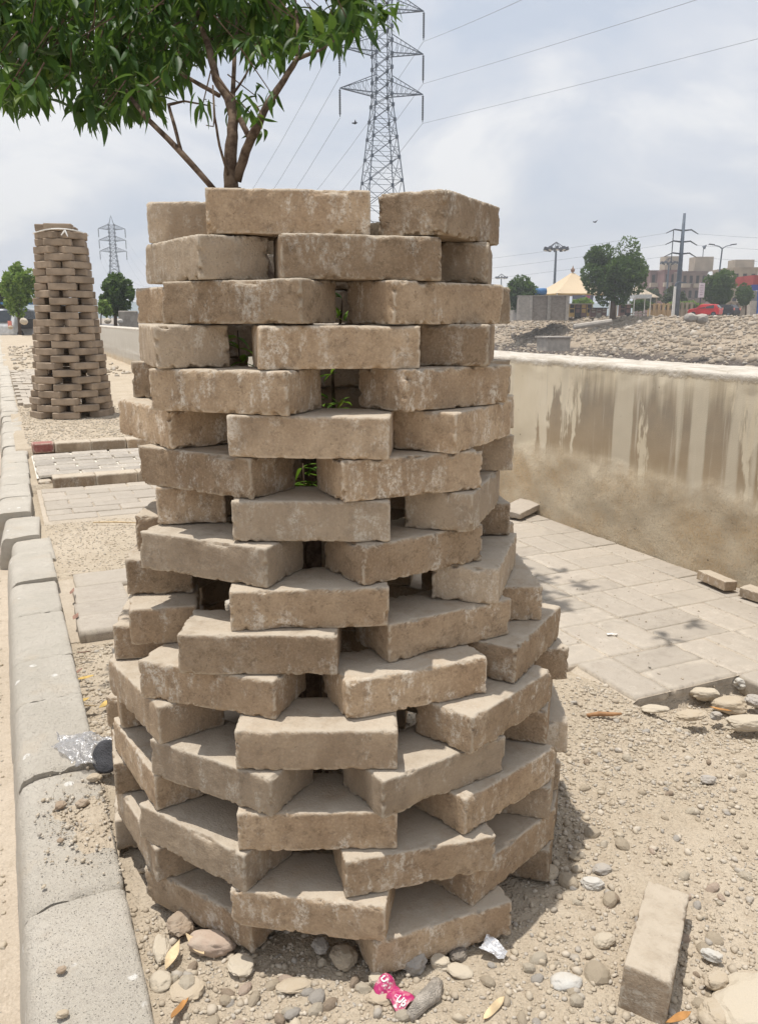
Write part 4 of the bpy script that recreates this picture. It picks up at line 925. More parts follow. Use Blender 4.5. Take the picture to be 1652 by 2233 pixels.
while len(clusters) < 700:
    x, y = rg.uniform(-60, 850), rg.uniform(-60, 255)
    if not inside(x, y): continue
    # leave gaps of sky
    g = float(fbm(np.array([[x / 110, y / 90, 0]]), 1, 2, 61)[0])
    if g > .10 and rg.random() < .9: continue
    if 440 < x < 560 and y > 110 and rg.random() < .6: continue
    clusters.append((x, y, rg.uniform(1.5, 2.25) if x < 420 else rg.uniform(1.52, 2.1)))
for (x, y) in [(15, 195), (35, 215), (60, 205), (85, 180), (100, 215), (135, 200), (20, 160), (5, 175), (180, 215), (200, 225), (235, 230), (262, 225), (300, 200), (150, 170), (330, 190), (360, 150),
               (560, 210), (585, 225), (545, 245), (600, 215), (575, 260), (560, 285), (520, 225), (500, 240), (440, 235), (455, 215), (590, 200), (640, 95), (690, 100), (610, 135), (580, 130), (720, 80), (770, 70), (790, 50), (830, 30), (820, 60), (845, 10), (600, 95), (660, 60), (555, 100), (520, 95)]:
    clusters.append((x, y, rg.uniform(1.38, 1.55)))
LM = []
for (x, y, Y) in clusters:
    c = at(x, y, Y); k = rg.randint(4, 8) if (x < 430 or y < 110) else rg.randint(3, 5); a0 = rg.uniform(0, 6.28); sc = rg.uniform(.45, .88) * (1 if (x < 430 or y < 110) else .75)
    tw = Vector((rg.uniform(-.5, .5), rg.uniform(-.4, .4), rg.uniform(-.9, .1))).normalized()
    for i in range(k):
        a = a0 + i * 2.4; d = (Vector((math.cos(a), math.sin(a), 0)) * rg.uniform(.6, 1.0) + Vector((0, 0, rg.uniform(-1.15, .3))) + tw * .35).normalized()
        up = (Vector((rg.uniform(-.4, .4), rg.uniform(-.4, .4), 1)) - d * d.z).normalized() if abs(d.z) < .97 else Vector((1, 0, 0))
        y_ = up.cross(d).normalized(); z_ = d.cross(y_)
        m4 = Matrix((d, y_, z_)).transposed().to_4x4(); m4.translation = c - tw * .006 * i; m4 = m4 @ Matrix.Scale(sc * rg.uniform(.7, 1.1), 4)
        LM.append((m4, rg.randrange(5), Y))
extra = []
for i in range(200):       # crown above and behind the picture
    a = rg.uniform(0, 6.28); r_ = math.sqrt(rg.random()); z_ = rg.uniform(2.0, 3.0)
    p = Vector((-.55 + .62 * r_ * math.cos(a), 2.65 + .5 * r_ * math.sin(a), z_))
    if (p.z - CAMH) / p.y < .375 or p.x < -.80: continue
    extra.append(p)
for i in range(26):
    a = rg.uniform(0, 6.28); extra.append(Vector((.14 + .20 * math.cos(a) * rg.random(), 3.0 + .32 * math.sin(a) * rg.random(), rg.uniform(2.35, 2.7))))
k = 0
while k < 330:
    p = Vector((-.40 + .80 * rg.gauss(0, .5), 2.10 + .55 * rg.gauss(0, .5), 2.05 + .75 * rg.gauss(0, .5)))
    if p.z < 1.45 or p.y < 1.6 or (p.z - CAMH) / p.y < .375 or (p.x > -.12 and p.y < 2.4) or p.x < -.80: continue
    extra.append(p); k += 1
for P0, P1, P2 in (((-.2, 1.62, 1.6), (-.35, 1.9, 2.1), (-.5, 2.2, 2.7)), ((-.2, 1.62, 1.6), (-.6, 2.0, 1.95), (-.95, 2.2, 2.3)), ((-.3, 1.85, 2.0), (-.1, 2.3, 2.2), (.05, 2.6, 2.5))): wlimb([P0, P1, P2], [.008, .006, .003])
for c in extra:
    for i in range(6):
        d = Vector((rg.uniform(-1, 1), rg.uniform(-1, 1), rg.uniform(-1.1, .3))).normalized(); y_ = Vector((0, 0, 1)).cross(d).normalized(); z_ = d.cross(y_)
        m4 = Matrix((d, y_, z_)).transposed().to_4x4(); m4.translation = c; LM.append((m4, rg.randrange(5), 9))
vis = sorted([q for q in LM], key=lambda q: q[2]); front = vis[:300]; rest = vis[300:]
for m4, i, Y in front:
    o = ob('leaf', leaf_me[i], tree); o.matrix_parent_inverse = Matrix(); o.matrix_basis = Matrix.Translation(-T0) @ m4
V = []; F = []
for m4, i, Y in rest:
    n = len(V); V += [tuple(m4 @ Vector(p) - T0) for p in LV[i][0]]; F += [tuple(a + n for a in f) for f in LV[i][1]]
tag(ob('foliage', mesh('foliage', V, F, True, LEAF), tree), kind='stuff')
# twigs joining the clusters
mb = MB()
for (x, y, Y) in clusters[::2]:
    p = at(x, y, Y) - T0; q = p + Vector((rg.uniform(.01, .05) * (1 if x < 480 else -1), rg.uniform(-.02, .04), rg.uniform(.02, .06))); mb.tube(p, q, .0009, .0014, 4)
tag(mb.build('twig', BARK, tree), kind='stuff')
# fresh shoots seen through the gaps of the guard
sh = empty('shoot', (-.1, 1.43, 0), 0, 'fresh light green shoots seen through the gaps of the front guard', 'plant')
S0 = sh.location.copy(); mb = MB(); V = []; F = []
brightleaf = mat_leaf('fresh_leaf', (.10, .22, .02), (.18, .34, .03), (.40, .42, .08), .45)
for (x, y, z0) in [(745, 650, 0), (738, 690, 0), (750, 700, 0), (722, 815, 0), (715, 870, 0), (735, 890, 0), (705, 885, 0), (740, 880, 0), (658, 1020, 0), (665, 1035, 0), (675, 1060, 0), (655, 1050, 0), (520, 760, 0), (515, 735, 0), (530, 790, 0)]:
    p = at(x, y, 1.36) - S0
    for i in range(4):
        a = rg.uniform(0, 6.28); d = Vector((math.cos(a), math.sin(a) * .5, rg.uniform(-.3, .8))).normalized(); y_ = Vector((0, 0, 1)).cross(d).normalized(); z_ = d.cross(y_)
        m4 = Matrix((d, y_, z_)).transposed().to_4x4(); m4.translation = p; m4 = m4 @ Matrix.Scale(rg.uniform(.3, .5), 4); k = rg.randrange(5); n = len(V)
        V += [tuple(m4 @ Vector(q)) for q in LV[k][0]]; F += [tuple(a_ + n for a_ in f) for f in LV[k][1]]
ob('foliage', mesh('foliage', V, F, True, brightleaf), sh)
mb.path([(-.0, -.06, .0), at(728, 900, 1.37) - S0, at(724, 810, 1.37) - S0, at(742, 700, 1.37) - S0, at(748, 640, 1.37) - S0], [.004, .0035, .003, .0022, .001], 6)
mb.path([(-.04, -.06, .0), at(665, 1080, 1.36) - S0, at(660, 1010, 1.36) - S0], [.003, .002, .001], 6)
mb.path([(-.1, -.04, .0), at(525, 820, 1.36) - S0, at(518, 720, 1.36) - S0], [.003, .002, .001], 6)
mb.build('stem', BARK, sh, None, None, True)
# ------------------------------------------------------------------ pylons
def pylon(loc, yaw, H, arms, armz, w0, w1, ins, label, thick=1.0, zvis=0):
    """arms: half-length; armz: heights; w0 base half-width, w1 waist half-width"""
    root = empty('pylon', loc, yaw, label, 'power pylon', 'lattice power pylons')
    zw = armz[0]
    def hw(z): return w1 if z >= zw else w0 + (w1 - w0) * (z / zw) ** .9
    T = .075 * thick
    for sx in (-1, 1):
        for sy in (-1, 1):
            mb = MB(); mb.tube((sx * w0, sy * w0, 0), (sx * w1, sy * w1, zw), T, T * .8, 4); mb.tube((sx * w1, sy * w1, zw), (sx * w1, sy * w1, armz[-1] + 1.2), T * .8, T * .8, 4)
            mb.tube((sx * w1, sy * w1, armz[-1] + 1.2), (0, 0, H), T * .7, T * .5, 4); mb.build('leg', STEEL, root)
    mb = MB(); t = .038 * thick; z = 0; lev = [0]
    while z < zw - .5:
        z += max(1.3, hw(z) * 1.35); lev.append(min(z, zw))
    if lev[-1] < zw: lev.append(zw)
    z = zw
    while z < armz[-1] + 1.0: z += 1.25; lev.append(z)
    for a, b in zip(lev[:-1], lev[1:]):
        ha, hb = hw(a), hw(b); C = [(-1, -1), (1, -1), (1, 1), (-1, 1)]
        for i in range(4):
            c, d = C[i], C[(i + 1) % 4]
            pa, pb = Vector((c[0]*ha, c[1]*ha, a)), Vector((d[0]*ha, d[1]*ha, a)); qa, qb = Vector((c[0]*hb, c[1]*hb, b)), Vector((d[0]*hb, d[1]*hb, b))
            mb.tube(pa, qb, t, n=3); mb.tube(pb, qa, t, n=3); mb.tube(qa, qb, t * .8, n=3)
            if b <= zw and ha > 1.2:      # secondary bracing
                mid = (pa + qb) / 2; mb.tube((pa + qa) / 2, mid, t * .7, n=3); mb.tube((pb + qb) / 2, (pb + qa) / 2, t * .7, n=3)
                mb.tube((pa * .75 + qb * .25), (pa * .6 + qa * .4), t * .6, n=3); mb.tube((pb * .75 + qa * .25), (pb * .6 + qb * .4), t * .6, n=3)
    mb.build('bracing', STEEL, root)
    tips = []
    for z in armz:
        for s in (-1, 1):
            mb = MB(); tip = Vector((s * arms, 0, z + .35))
            for sy in (-1, 1):
                b0 = Vector((s * w1, sy * w1, z)); b1 = Vector((s * w1, sy * w1, z + 1.7)); mb.tube(b0, tip, t * 1.6, n=4); mb.tube(b1, tip, t * 1.2, n=4)
                pr = None
                for k in range(1, 7):
                    f = k / 7; lo = b0.lerp(tip, f); hi = b1.lerp(tip, f); mb.tube(lo, hi, t * .5, n=3)
                    if pr: mb.tube(pr, hi, t * .5, n=3)
                    pr = lo
            for k in range(0, 7):
                f = k / 7; f2 = (k + 1) / 7; a = Vector((s * w1, -w1, z)).lerp(tip, f); b = Vector((s * w1, w1, z)).lerp(tip, f); b2 = Vector((s * w1, w1, z)).lerp(tip, f2); mb.tube(a, b, t * .5, n=3); mb.tube(a, b2, t * .5, n=3)
            mb.build('cross_arm', STEEL, root)
            mb = MB(); prof = [(.05, 0)]; n = 14
            for k in range(n): prof += [(.13 * thick, -.1 - k * ins / n), (.05, -.1 - (k + .6) * ins / n)]
            prof.append((.04, -ins - .25)); mb.lathe([(r, zz_) for r, zz_ in prof][::-1], 7, (tip.x, tip.y, tip.z - .1)); mb.build('insulator_string', DSTEEL, root)
            tips.append(root.matrix_basis @ Vector((tip.x, tip.y, tip.z - ins - .45)))
    # gusset nodes
    mb = MB()
    for z in lev:
        h = hw(z)
        for sx in (-1, 1):
            for sy in (-1, 1): s_ = .13 * thick; mb.box((sx*h - s_, sy*h - s_, z - s_ * 1.3), (sx*h + s_, sy*h + s_, z + s_ * 1.3))
    tag(mb.build('gusset', STEEL, root), kind='stuff')
    bpy.context.view_layer.update()
    return root, tips
YP = 92.0
g0 = at(832, 690, YP); za = [at(832, y, YP).z - 0.0 for y in (206, 117, 22)]
hb = abs(at(883, 430, YP).x - at(782, 430, YP).x) / 2
baseZ = 0.9
zw = za[0] - baseZ
P1, tips1 = pylon((g0.x, YP, baseZ), R(16), za[2] - baseZ + 7, (at(921, 200, YP).x - at(738, 200, YP).x) / 2 * 1.03, [zw, za[1] - baseZ, za[2] - baseZ], 3.35, .82, 2.35, 'tall steel lattice pylon rising behind the front guard', 1.0)
YQ = 290.
g1 = at(257, 690, YQ); zb = [at(257, y, YQ).z for y in (549, 525, 500)]
P2, tips2 = pylon((g1.x, YQ, 0.9), R(10), at(257, 469, YQ).z - .9, (at(285, 520, YQ).x - at(229, 520, YQ).x) / 2, [zb[0] - .9, zb[1] - .9, zb[2] - .9], 3.0, .9, 2.6, 'small distant lattice pylon between the two brick guards', 1.7)
def wire(a, b, sag, r=.028, lab='', n=22):
    a, b = Vector(a), Vector(b); mb = MB(); pts = []
    for i in range(n + 1):
        t = i / n; p = a.lerp(b, t); p.z -= 4 * sag * t * (1 - t); pts.append(p)
    mb.path(pts, [r] * (n + 1), 4); o = mb.build('power_line', WIRE); tag(o, lab, 'power line', 'overhead power lines'); return o
names = ['lowest left', 'lowest right', 'middle left', 'middle right', 'top left', 'top right']
ends = {0: (1652, 210), 1: (1652, 73), 2: (1652, 95), 3: (1480, 0), 4: (1500, -60), 5: (1110, 0)}
for i, tp in enumerate(tips1):
    q = tips2[[0, 1, 2, 3, 4, 5][i]]
    wire(tp, q, 20, .02, 'overhead wire from the %s arm of the tall pylon down to the distant pylon' % names[i])
    ex_, ey_ = ends[i]
    if i in (0, 2, 4): continue
    far = at(ex_, ey_, 62.); far = tp.lerp(far, 2.2); wire(tp, far, .3, .016, 'overhead wire leaving the %s arm of the tall pylon towards the upper right' % names[i])
# ------------------------------------------------------------------ far bank rubble
N = 42000; u = rs.uniform(47, 62, N); v = rs.uniform(-8, 118, N); k = (v < 118); t_ = np.clip((u - 47) / 14, 0, 1)
keep = rs.rand(N) < np.clip(.35 + t_ * .6 + 1.1 * fbm(np.stack([u, v, u * 0], 1), .25, 3, 66), 0, 1); u, v = u[keep], v[keep]
sz = .04 + .22 * rs.power(.22, len(u)) ** 1.0; z = cz(u, v)
o = scatter('rubble', np.stack([u, v, z + sz * .2], 1), sz, RUB, 9, (.5, .9), rot=SROT); tag(o, 'broken stone and concrete rubble covering the far canal bank', kind='stuff')
N = 3000; u = rs.uniform(48, 61.8, N); v = rs.uniform(-8, 118, N); kk = rs.rand(N) < np.clip(.5 + 1.2 * fbm(np.stack([u, v, u * 0], 1), .4, 3, 67), 0, 1); u, v = u[kk], v[kk]
sz = rs.uniform(.16, .42, len(u)); z = cz(u, v)
o = scatter('rubble', np.stack([u, v, z + sz * .1], 1), sz, RUB, 10, (.5, 1.0), rot=SROT); tag(o, 'larger broken concrete chunks strewn over the far canal bank', kind='stuff')
GZ = 1.12
def G(px, Y, z=GZ): p = at(px, 690, Y); return Vector((p.x, Y, z))
def bigstone(px, py, Y, w_, label, col, sd):
    p = at(px, py, Y); P = IC1 * (1 + .25 * fbm(IC1 + sd, 1, 2, sd))[:, None] * np.array([w_/2, w_/2.4, w_/3.2]); o = ob('boulder', mesh('boulder', P, IF1.tolist(), False, STM[col]), None, p, sd); tag(o, label, 'boulder', 'boulders on the far bank')
bigstone(1505, 692, 66, 1.1, 'dark grey boulder on the bank in front of the red car', 'grey', 3)
bigstone(1529, 694, 66, 1.3, 'pair-mate boulder just right of the first dark one on the bank', 'grey', 5)
p = at(1292, 712, 70); mb = MB(); mb.tube((-1.6, 0, 0), (1.6, .3, .45), .22, .22, 8); tag(mb.build('pipe', BLOCKL, None, p), 'pale concrete pipe piece lying on the rubble bank', 'pipe')
p = at(1206, 745, 60); mb = MB(); mb.box((-.9, -.8, -.6), (.9, .8, .3)); mb.box((-1.0, -.95, .3), (1.0, .95, .4)); tag(mb.build('concrete_block', BLOCKL, None, p, .3), 'half buried grey concrete chamber low on the far bank', 'concrete block')
# ------------------------------------------------------------------ far trees
def fartree(px, Y, x0, x1, ytop, ybot, base, mat, label, n=5200, leaf=.26, seed=1, trunk=.16, gap=.3, gz_=GZ, nm='tree'):
    p = G(px, Y, gz_); xs0, xs1 = at(x0, 600, Y).x, at(x1, 600, Y).x; zt, zb = at(px, ytop, Y).z, at(px, ybot, Y).z
    root = empty(nm, p, 0, label, 'tree' if nm == 'tree' else 'bush', 'trees and bushes in the background')
    r = np.random.RandomState(seed); cx = (xs0 + xs1) / 2 - p.x; rx = (xs1 - xs0) / 2; cz_ = (zt + zb) / 2 - p.z; rz_ = (zt - zb) / 2; ry = rx * .85
    # lobes
    nl = 44; L_ = []
    for i in range(nl):
        d = r.normal(size=3); d /= np.linalg.norm(d); q = d * np.array([rx, ry, rz_]) * r.uniform(.35, .80); L_.append((q, r.uniform(.2, .38)))
    C = []
    while len(C) < n:
        q, s_ = L_[r.randint(nl)]; d = r.normal(size=3); d /= np.linalg.norm(d); C.append(q + d * np.array([rx, ry, rz_]) * s_ * r.uniform(.55, 1.0) ** .5)
    C = np.array(C); g_ = fbm(C + seed, 1.1 / max(rx, 1) * 2.4, 3, seed); C = C[g_ < gap]
    C = C + np.array([cx, 0, cz_]); n = len(C)
    a = r.normal(size=(n, 3)); a /= np.linalg.norm(a, axis=1, keepdims=True); b = np.cross(a, r.normal(size=(n, 3))); b /= np.linalg.norm(b, axis=1, keepdims=True); s_ = leaf * r.uniform(.5, 1.2, (n, 1))
    V = np.stack([C - a * s_, C - b * s_ * .45, C + a * s_, C + b * s_ * .45], 1).reshape(-1, 3); F = np.arange(n * 4).reshape(n, 4)
    ob('crown', mesh('crown', V, F, False, mat), root)
    mb = MB(); h = max(cz_ - rz_ * .3, .8)
    bx = cx * .3
    mb.path([(0, 0, -.3), (bx * .5, 0, h * .5), (bx, 0, h)], [trunk, trunk * .8, trunk * .6], 7)
    for i in range(7):
        q, _ = L_[r.randint(nl)]; mb.path([(bx * .8, 0, h * .75), (np.array([bx, 0, h]) * .5 + (q + np.array([cx, 0, cz_])) * .5).tolist(), (q + np.array([cx, 0, cz_])).tolist()], [trunk * .5, trunk * .3, trunk * .12], 5)
    mb.build('trunk', BARK, root, None, None, True)
    return root
fartree(1335, 88, 1262, 1414, 515, 668, 680, FOL, 'large dark round tree in the middle of the far bank', 15000, .21, 1, .35, .42)
fartree(1140, 92, 1097, 1184, 598, 690, 690, FOL, 'dense dark tree left of the block wall', 5200, .26, 2, .22, .4)
fartree(1567, 106, 1528, 1608, 582, 668, 680, FOL, 'rounded green tree behind the red car', 6000, .26, 3, .25, .4)
fartree(1625, 112, 1603, 1648, 618, 668, 680, FOL, 'small dark tree in front of the tan building', 2600, .24, 4, .14, .4)
fartree(1470, 120, 1445, 1500, 625, 672, 680, FOLG, 'dusty grey-green tree in front of the apartment block', 2400, .28, 5, .14, .3)
fartree(1520, 112, 1455, 1545, 655, 676, 680, FOLB, 'low bright green bushes behind the ochre fence', 2400, .2, 6, .05, .5, nm='bush')
fartree(1270, 98, 1245, 1300, 648, 674, 680, FOLB, 'bright green bush under the tent edge', 1500, .2, 7, .05, .5, nm='bush')
fartree(1400, 100, 1376, 1425, 650, 680, 680, FOL, 'dark clipped bush right of the white shelter', 1700, .2, 8, .05, .5, nm='bush')
fartree(1425, 135, 1395, 1445, 625, 668, 680, FOLG, 'dusty tree beside the far end of the apartments', 1800, .3, 9, .1, .3)
LG = .25
fartree(40, 42, -6, 80, 566, 686, 700, FOLB, 'bright green roadside tree left of the farther guard', 6500, .13, 12, .09, .32, .1)
fartree(-20, 48, -50, 18, 590, 690, 700, FOLG, 'darker tree at the left picture edge', 2500, .15, 13, .09, .3, .1)
fartree(250, 44, 212, 299, 590, 688, 700, FOL, 'green tree standing between the two guards', 6000, .13, 14, .11, .36, .4)
fartree(218, 43, 205, 240, 650, 693, 700, FOLB, 'low light green bush beside the middle tree', 1200, .1, 15, .04, .5, .4, 'bush')
# ------------------------------------------------------------------ far buildings and street things
def X(px, Y): return at(px, 690, Y).x
def Zy(py, Y, px=1400): return at(px, py, Y).z
# block wall compound
Y = 90.; bw = empty('block_wall', (X(1129, Y), Y, GZ), 0, 'grey block compound wall with a lighter left corner, blue tank on top', 'wall')
W1 = X(1152, Y) - X(1129, Y); W2 = X(1239, Y) - X(1129, Y); H = Zy(645, Y, 1180) - GZ
mb = MB(); mb.box((0, 0, -.4), (W1, 7, H)); mb.build('end_wall', BLOCKL, bw)
mb = MB(); mb.box((W1 + .01, .15, -.4), (W2, 7, H - .05)); mb.build('front_wall', BLOCKW, bw)
for f in (0, .5, 1.0):
    mb = MB(); x = W1 + (W2 - W1 - .35) * f; mb.box((x, -.05, -.4), (x + .35, .14, H + .05)); mb.build('pier', BLOCKL if f in (0, 1.0) else CONC, bw)
for i, z_ in enumerate(np.arange(.25, H - .1, .25)):
    mb = MB(); mb.box((-.015, -.02, z_), (W1 - .02, 0, z_ + .2)); mb.build('block_course', BLOCKL, bw); mb = MB(); mb.box((W1 + .37, .13, z_), (W2 - .36, .15, z_ + .21)); mb.build('block_course', BLOCKW, bw)
mb = MB(); mb.box((-.05, -.06, H), (W2 + .05, 7, H + .08)); mb.build('coping', CONC, bw)
tx = X(1179, Y); mb = MB(); mb.tube((-.6, 0, 0), (.6, 0, 0), .36, .36, 16); mb.tube((-.66, 0, 0), (-.6, 0, 0), .2, .36, 16); mb.tube((.6, 0, 0), (.66, 0, 0), .36, .2, 16)
tk = empty('water_tank', (tx, Y + .9, GZ + H + .5), R(12), 'blue horizontal water tank on top of the block wall', 'water tank'); mb.build('tank', BLUEM, tk, None, None, True)
for s_ in (-.4, .4): mb = MB(); mb.box((s_ - .06, -.3, -.42), (s_ + .06, .3, -.3)); mb.build('stand', CONC, tk)
# tent
Y = 112.; tn = empty('tent', (X(1243, Y), Y, GZ), R(12), 'big peach-coloured pyramid tent roof behind the block wall', 'tent')
hw_ = (X(1300, Y) - X(1180, Y)) / 2 * 1.0; ze = Zy(640, Y, 1230) - GZ; zp = Zy(592, Y, 1243) - GZ
V = [(-hw_, -hw_, ze), (hw_, -hw_, ze), (hw_, hw_, ze), (-hw_, hw_, ze), (0, 0, zp)]
n_ = 10; mb = MB()
for a in range(4):
    A, B = Vector(V[a]), Vector(V[(a + 1) % 4]); T_ = Vector(V[4]); gv = []
    for i in range(n_ + 1):
        f = i / n_
        for j in range(n_ + 1):
            p_ = A.lerp(B, j / n_).lerp(T_, f); p_.z -= .12 * math.sin(math.pi * f) + .2 * math.sin(math.pi * j / n_) * (1 - f); gv.append(p_)
    mb.add(gv, [(i*(n_+1)+j, i*(n_+1)+j+1, (i+1)*(n_+1)+j+1, (i+1)*(n_+1)+j) for i in range(n_) for j in range(n_)])
mb.build('canopy', TENTM, tn)
for a in range(4): mb = MB(); mb.tube((V[a][0], V[a][1], 0), V[a], .07, .06, 6); mb.build('pole', WHITE, tn)
mb = MB(); mb.lathe([(.05, 0), (.25, .15), (.28, .4), (.1, .6), (.02, .9)], 8, (0, 0, zp - .1)); mb.build('finial', flat('brown_finial', (.25, .14, .08)), tn)
mb = MB()
for a in range(4): A, B = Vector(V[a]), Vector(V[(a+1) % 4]); mb.tube(A - Vector((0, 0, .12)), B - Vector((0, 0, .12)), .10, .10, 4)
mb.build('eave_trim', YEL, tn)
# hoarding beneath the tent
Y = 104.; hb_ = empty('hoarding', (X(1268, Y), Y, GZ), 0, 'dark hoarding with a pink patch below the tent eave', 'hoarding')
w_ = X(1290, Y) - X(1245, Y); mb = MB(); mb.box((-w_/2, 0, Zy(660, Y) - GZ), (w_/2, .15, Zy(643, Y) - GZ)); mb.build('board', flat('slate_board', (.13, .14, .19)), hb_)
mb = MB(); mb.box((w_*.12, -.03, Zy(656, Y) - GZ), (w_*.34, -.004, Zy(644, Y) - GZ)); mb.build('poster', PINKM, hb_)
for s_ in (-1, 1): mb = MB(); mb.tube((s_ * w_ * .45, .2, 0), (s_ * w_ * .45, .2, Zy(643, Y) - GZ), .06, n=6); mb.build('post', DSTEEL, hb_)
# stalls and low clutter between wall and tree
def stall(px0, px1, Y, y0, y1, mats, label, cat='stall', panes=3, roof=None):
    x0, x1 = X(px0, Y), X(px1, Y); z0, z1 = Zy(y0, Y), Zy(y1, Y); rt = empty('stall', ((x0 + x1)/2, Y, GZ), R(-6), label, cat); w = (x1 - x0) / panes
    for i in range(panes):
        mb = MB(); mb.box((-(x1-x0)/2 + i*w + .03, 0, z0 - GZ - .3), (-(x1-x0)/2 + (i+1)*w - .03, 1.2, z1 - GZ)); mb.build('panel', mats[i % len(mats)], rt)
        for k in range(2): mb = MB(); mb.box((-(x1-x0)/2 + i*w + .1, -.03, z0 - GZ + .15 + k * (z1-z0) * .48), (-(x1-x0)/2 + (i+1)*w - .1, -.004, z0 - GZ + .1 + (z1-z0) * .42 + k * (z1-z0) * .48)); mb.build('shutter', mats[(i + 1) % len(mats)], rt)
    mb = MB(); mb.box((-(x1-x0)/2 - .1, -.3, z1 - GZ + .01), ((x1-x0)/2 + .1, 1.4, z1 - GZ + .1)); mb.build('roof', roof or CONC, rt)
stall(1240, 1290, 96, 684, 663, [YEL, DARKM, REDB], 'row of ochre and dark stalls beside the block wall', panes=4, roof=BEIGE)
stall(1287, 1322, 93, 684, 672, [REDB, CONC], 'low red-brown cart left of the big tree', panes=3, roof=DARKM)
stall(1350, 1374, 94, 684, 664, [REDB, DARKM], 'red-brown kiosk right of the big tree trunk', panes=2, roof=BLOCKL)
# white shelter
Y = 96.; x0, x1 = X(1372, Y), X(1411, Y); sh_ = empty('shelter', ((x0+x1)/2, Y, GZ), R(5), 'white framed open shelter right of the big tree', 'shelter')
z1 = Zy(650, Y) - GZ; w = (x1 - x0) / 2; mb = MB(); mb.box((-w, -.9, z1), (w, .9, z1 + .42)); mb.build('roof', flat('pale_roof', (.55, .57, .57)), sh_)
for a in (-w + .08, w - .08):
    for b in (-.8, .8): mb = MB(); mb.tube((a, b, -.2), (a, b, z1), .05, n=6); mb.build('post', WHITE, sh_)
mb = MB(); mb.box((-w + .1, -.1, .3), (w - .1, .3, .42)); mb.build('bench', CONC, sh_)
# second pale awning (left, lower) and small gazebo roof
Y = 120.; sh2 = empty('gazebo', (X(1385, Y), Y, GZ), R(20), 'small shingled gazebo roof behind the white shelter', 'gazebo'); zr = Zy(648, Y) - GZ; mb = MB()
mb.add([(-2.2, -2.2, zr), (2.2, -2.2, zr), (2.2, 2.2, zr), (-2.2, 2.2, zr), (0, 0, zr + 1.6)], [(0, 1, 4), (1, 2, 4), (2, 3, 4), (3, 0, 4), (3, 2, 1, 0)]); mb.build('roof', flat('shingle', (.42, .35, .26), .9, .35, 3), sh2)
for a in (-1.9, 1.9):
    for b in (-1.9, 1.9): mb = MB(); mb.tube((a, b, 0), (a, b, zr), .1, n=6); mb.build('post', TANB, sh2)
# fence wall
def fencewall(px0, px1, Y, ytop, mat, label, n, dark=False):
    x0, x1 = X(px0, Y), X(px1, Y); z1 = Zy(ytop, Y) - GZ; rt = empty('fence', ((x0+x1)/2, Y, GZ), 0, label, 'fence', 'low boundary fences'); w = (x1 - x0) / n
    for i in range(n):
        xa = -(x1-x0)/2 + i*w; mb = MB(); mb.box((xa, -.1, -.3), (xa + .3, .2, z1 + .1)); mb.build('pier', mat, rt); mb = MB(); mb.box((xa + .31, 0, -.3), (xa + w - .01, .12, z1 * .55)); mb.build('panel', mat, rt)
        nb = 4
        for k in range(nb): xx = xa + .45 + (w - .5) * k / nb; mb = MB(); mb.box((xx, .02, z1 * .555), (xx + .16, .10, z1 * .9)); mb.build('baluster', mat, rt)
        mb = MB(); mb.box((xa + .31, -.02, z1 * .905), (xa + w - .01, .14, z1)); mb.build('rail', mat, rt)
fencewall(1411, 1462, 106, 662, flat('ochre_render', (.46, .32, .17), .9, .2, 1), 'ochre pierced boundary fence left of the pole', 5)
fencewall(1463, 1512, 106, 660, TANB, 'grey-brown pierced boundary fence behind the pole and left of the car', 5)
fencewall(1566, 1622, 114, 658, BEIGE, 'beige boundary fence and gate piers right of the red car', 4)
for px in (1434, 1508, 1555):
    pass
# high mast lights
def mast(px, ytop, Y, half, label, ring=True):
    p = G(px, Y); H = Zy(ytop, Y, px) - GZ; rt = empty('mast_light', p, 0, label, 'mast light', 'high mast lights'); mb = MB(); mb.tube((0, 0, -.5), (0, 0, H), .26, .14, 10); mb.build('pole', GREEN if ring == 2 else STEEL, rt)
    if ring == 2: mb = MB(); mb.tube((0, 0, H * .3), (0, 0, H), .245, .15, 10); mb.build('pole_upper', STEEL, rt)
    mb = MB()
    for i in range(24):
        a = 2 * math.pi * i / 24; b = 2 * math.pi * (i + 1) / 24; mb.tube((half * .92 * math.cos(a), half * .92 * math.sin(a), H - .1), (half * .92 * math.cos(b), half * .92 * math.sin(b), H - .1), .10, n=5)
        if i % 3 == 0: mb.tube((0, 0, H + 1.0), (half * .92 * math.cos(a), half * .92 * math.sin(a), H), .045, n=4); mb.tube((0, 0, H), (half * .92 * math.cos(a), half * .92 * math.sin(a), H - .1), .06, n=4)
    mb.build('ring', DSTEEL, rt)
    for i in range(10):
        a = 2 * math.pi * i / 10 + .2; mb = MB(); c = (half * math.cos(a), half * math.sin(a)); mb.box((-.3, -.22, -.28), (.3, .22, .22)); o = mb.build('floodlight', DSTEEL, rt, (c[0], c[1], H - .05), (0, R(-18), a)); mb = MB(); mb.box((-.26, -.18, -.315), (.26, .18, -.285)); mb.build('lens', LIGHTG, o)
mast(1205, 541, 135, 1.65, 'high mast light with a wide ring of lamps above the tent', 2)
mast(1449, 572, 175, 1.45, 'farther mast light left of the power pole')
mast(1090, 604, 240, 1.5, 'very distant mast light beside the right edge of the front guard')
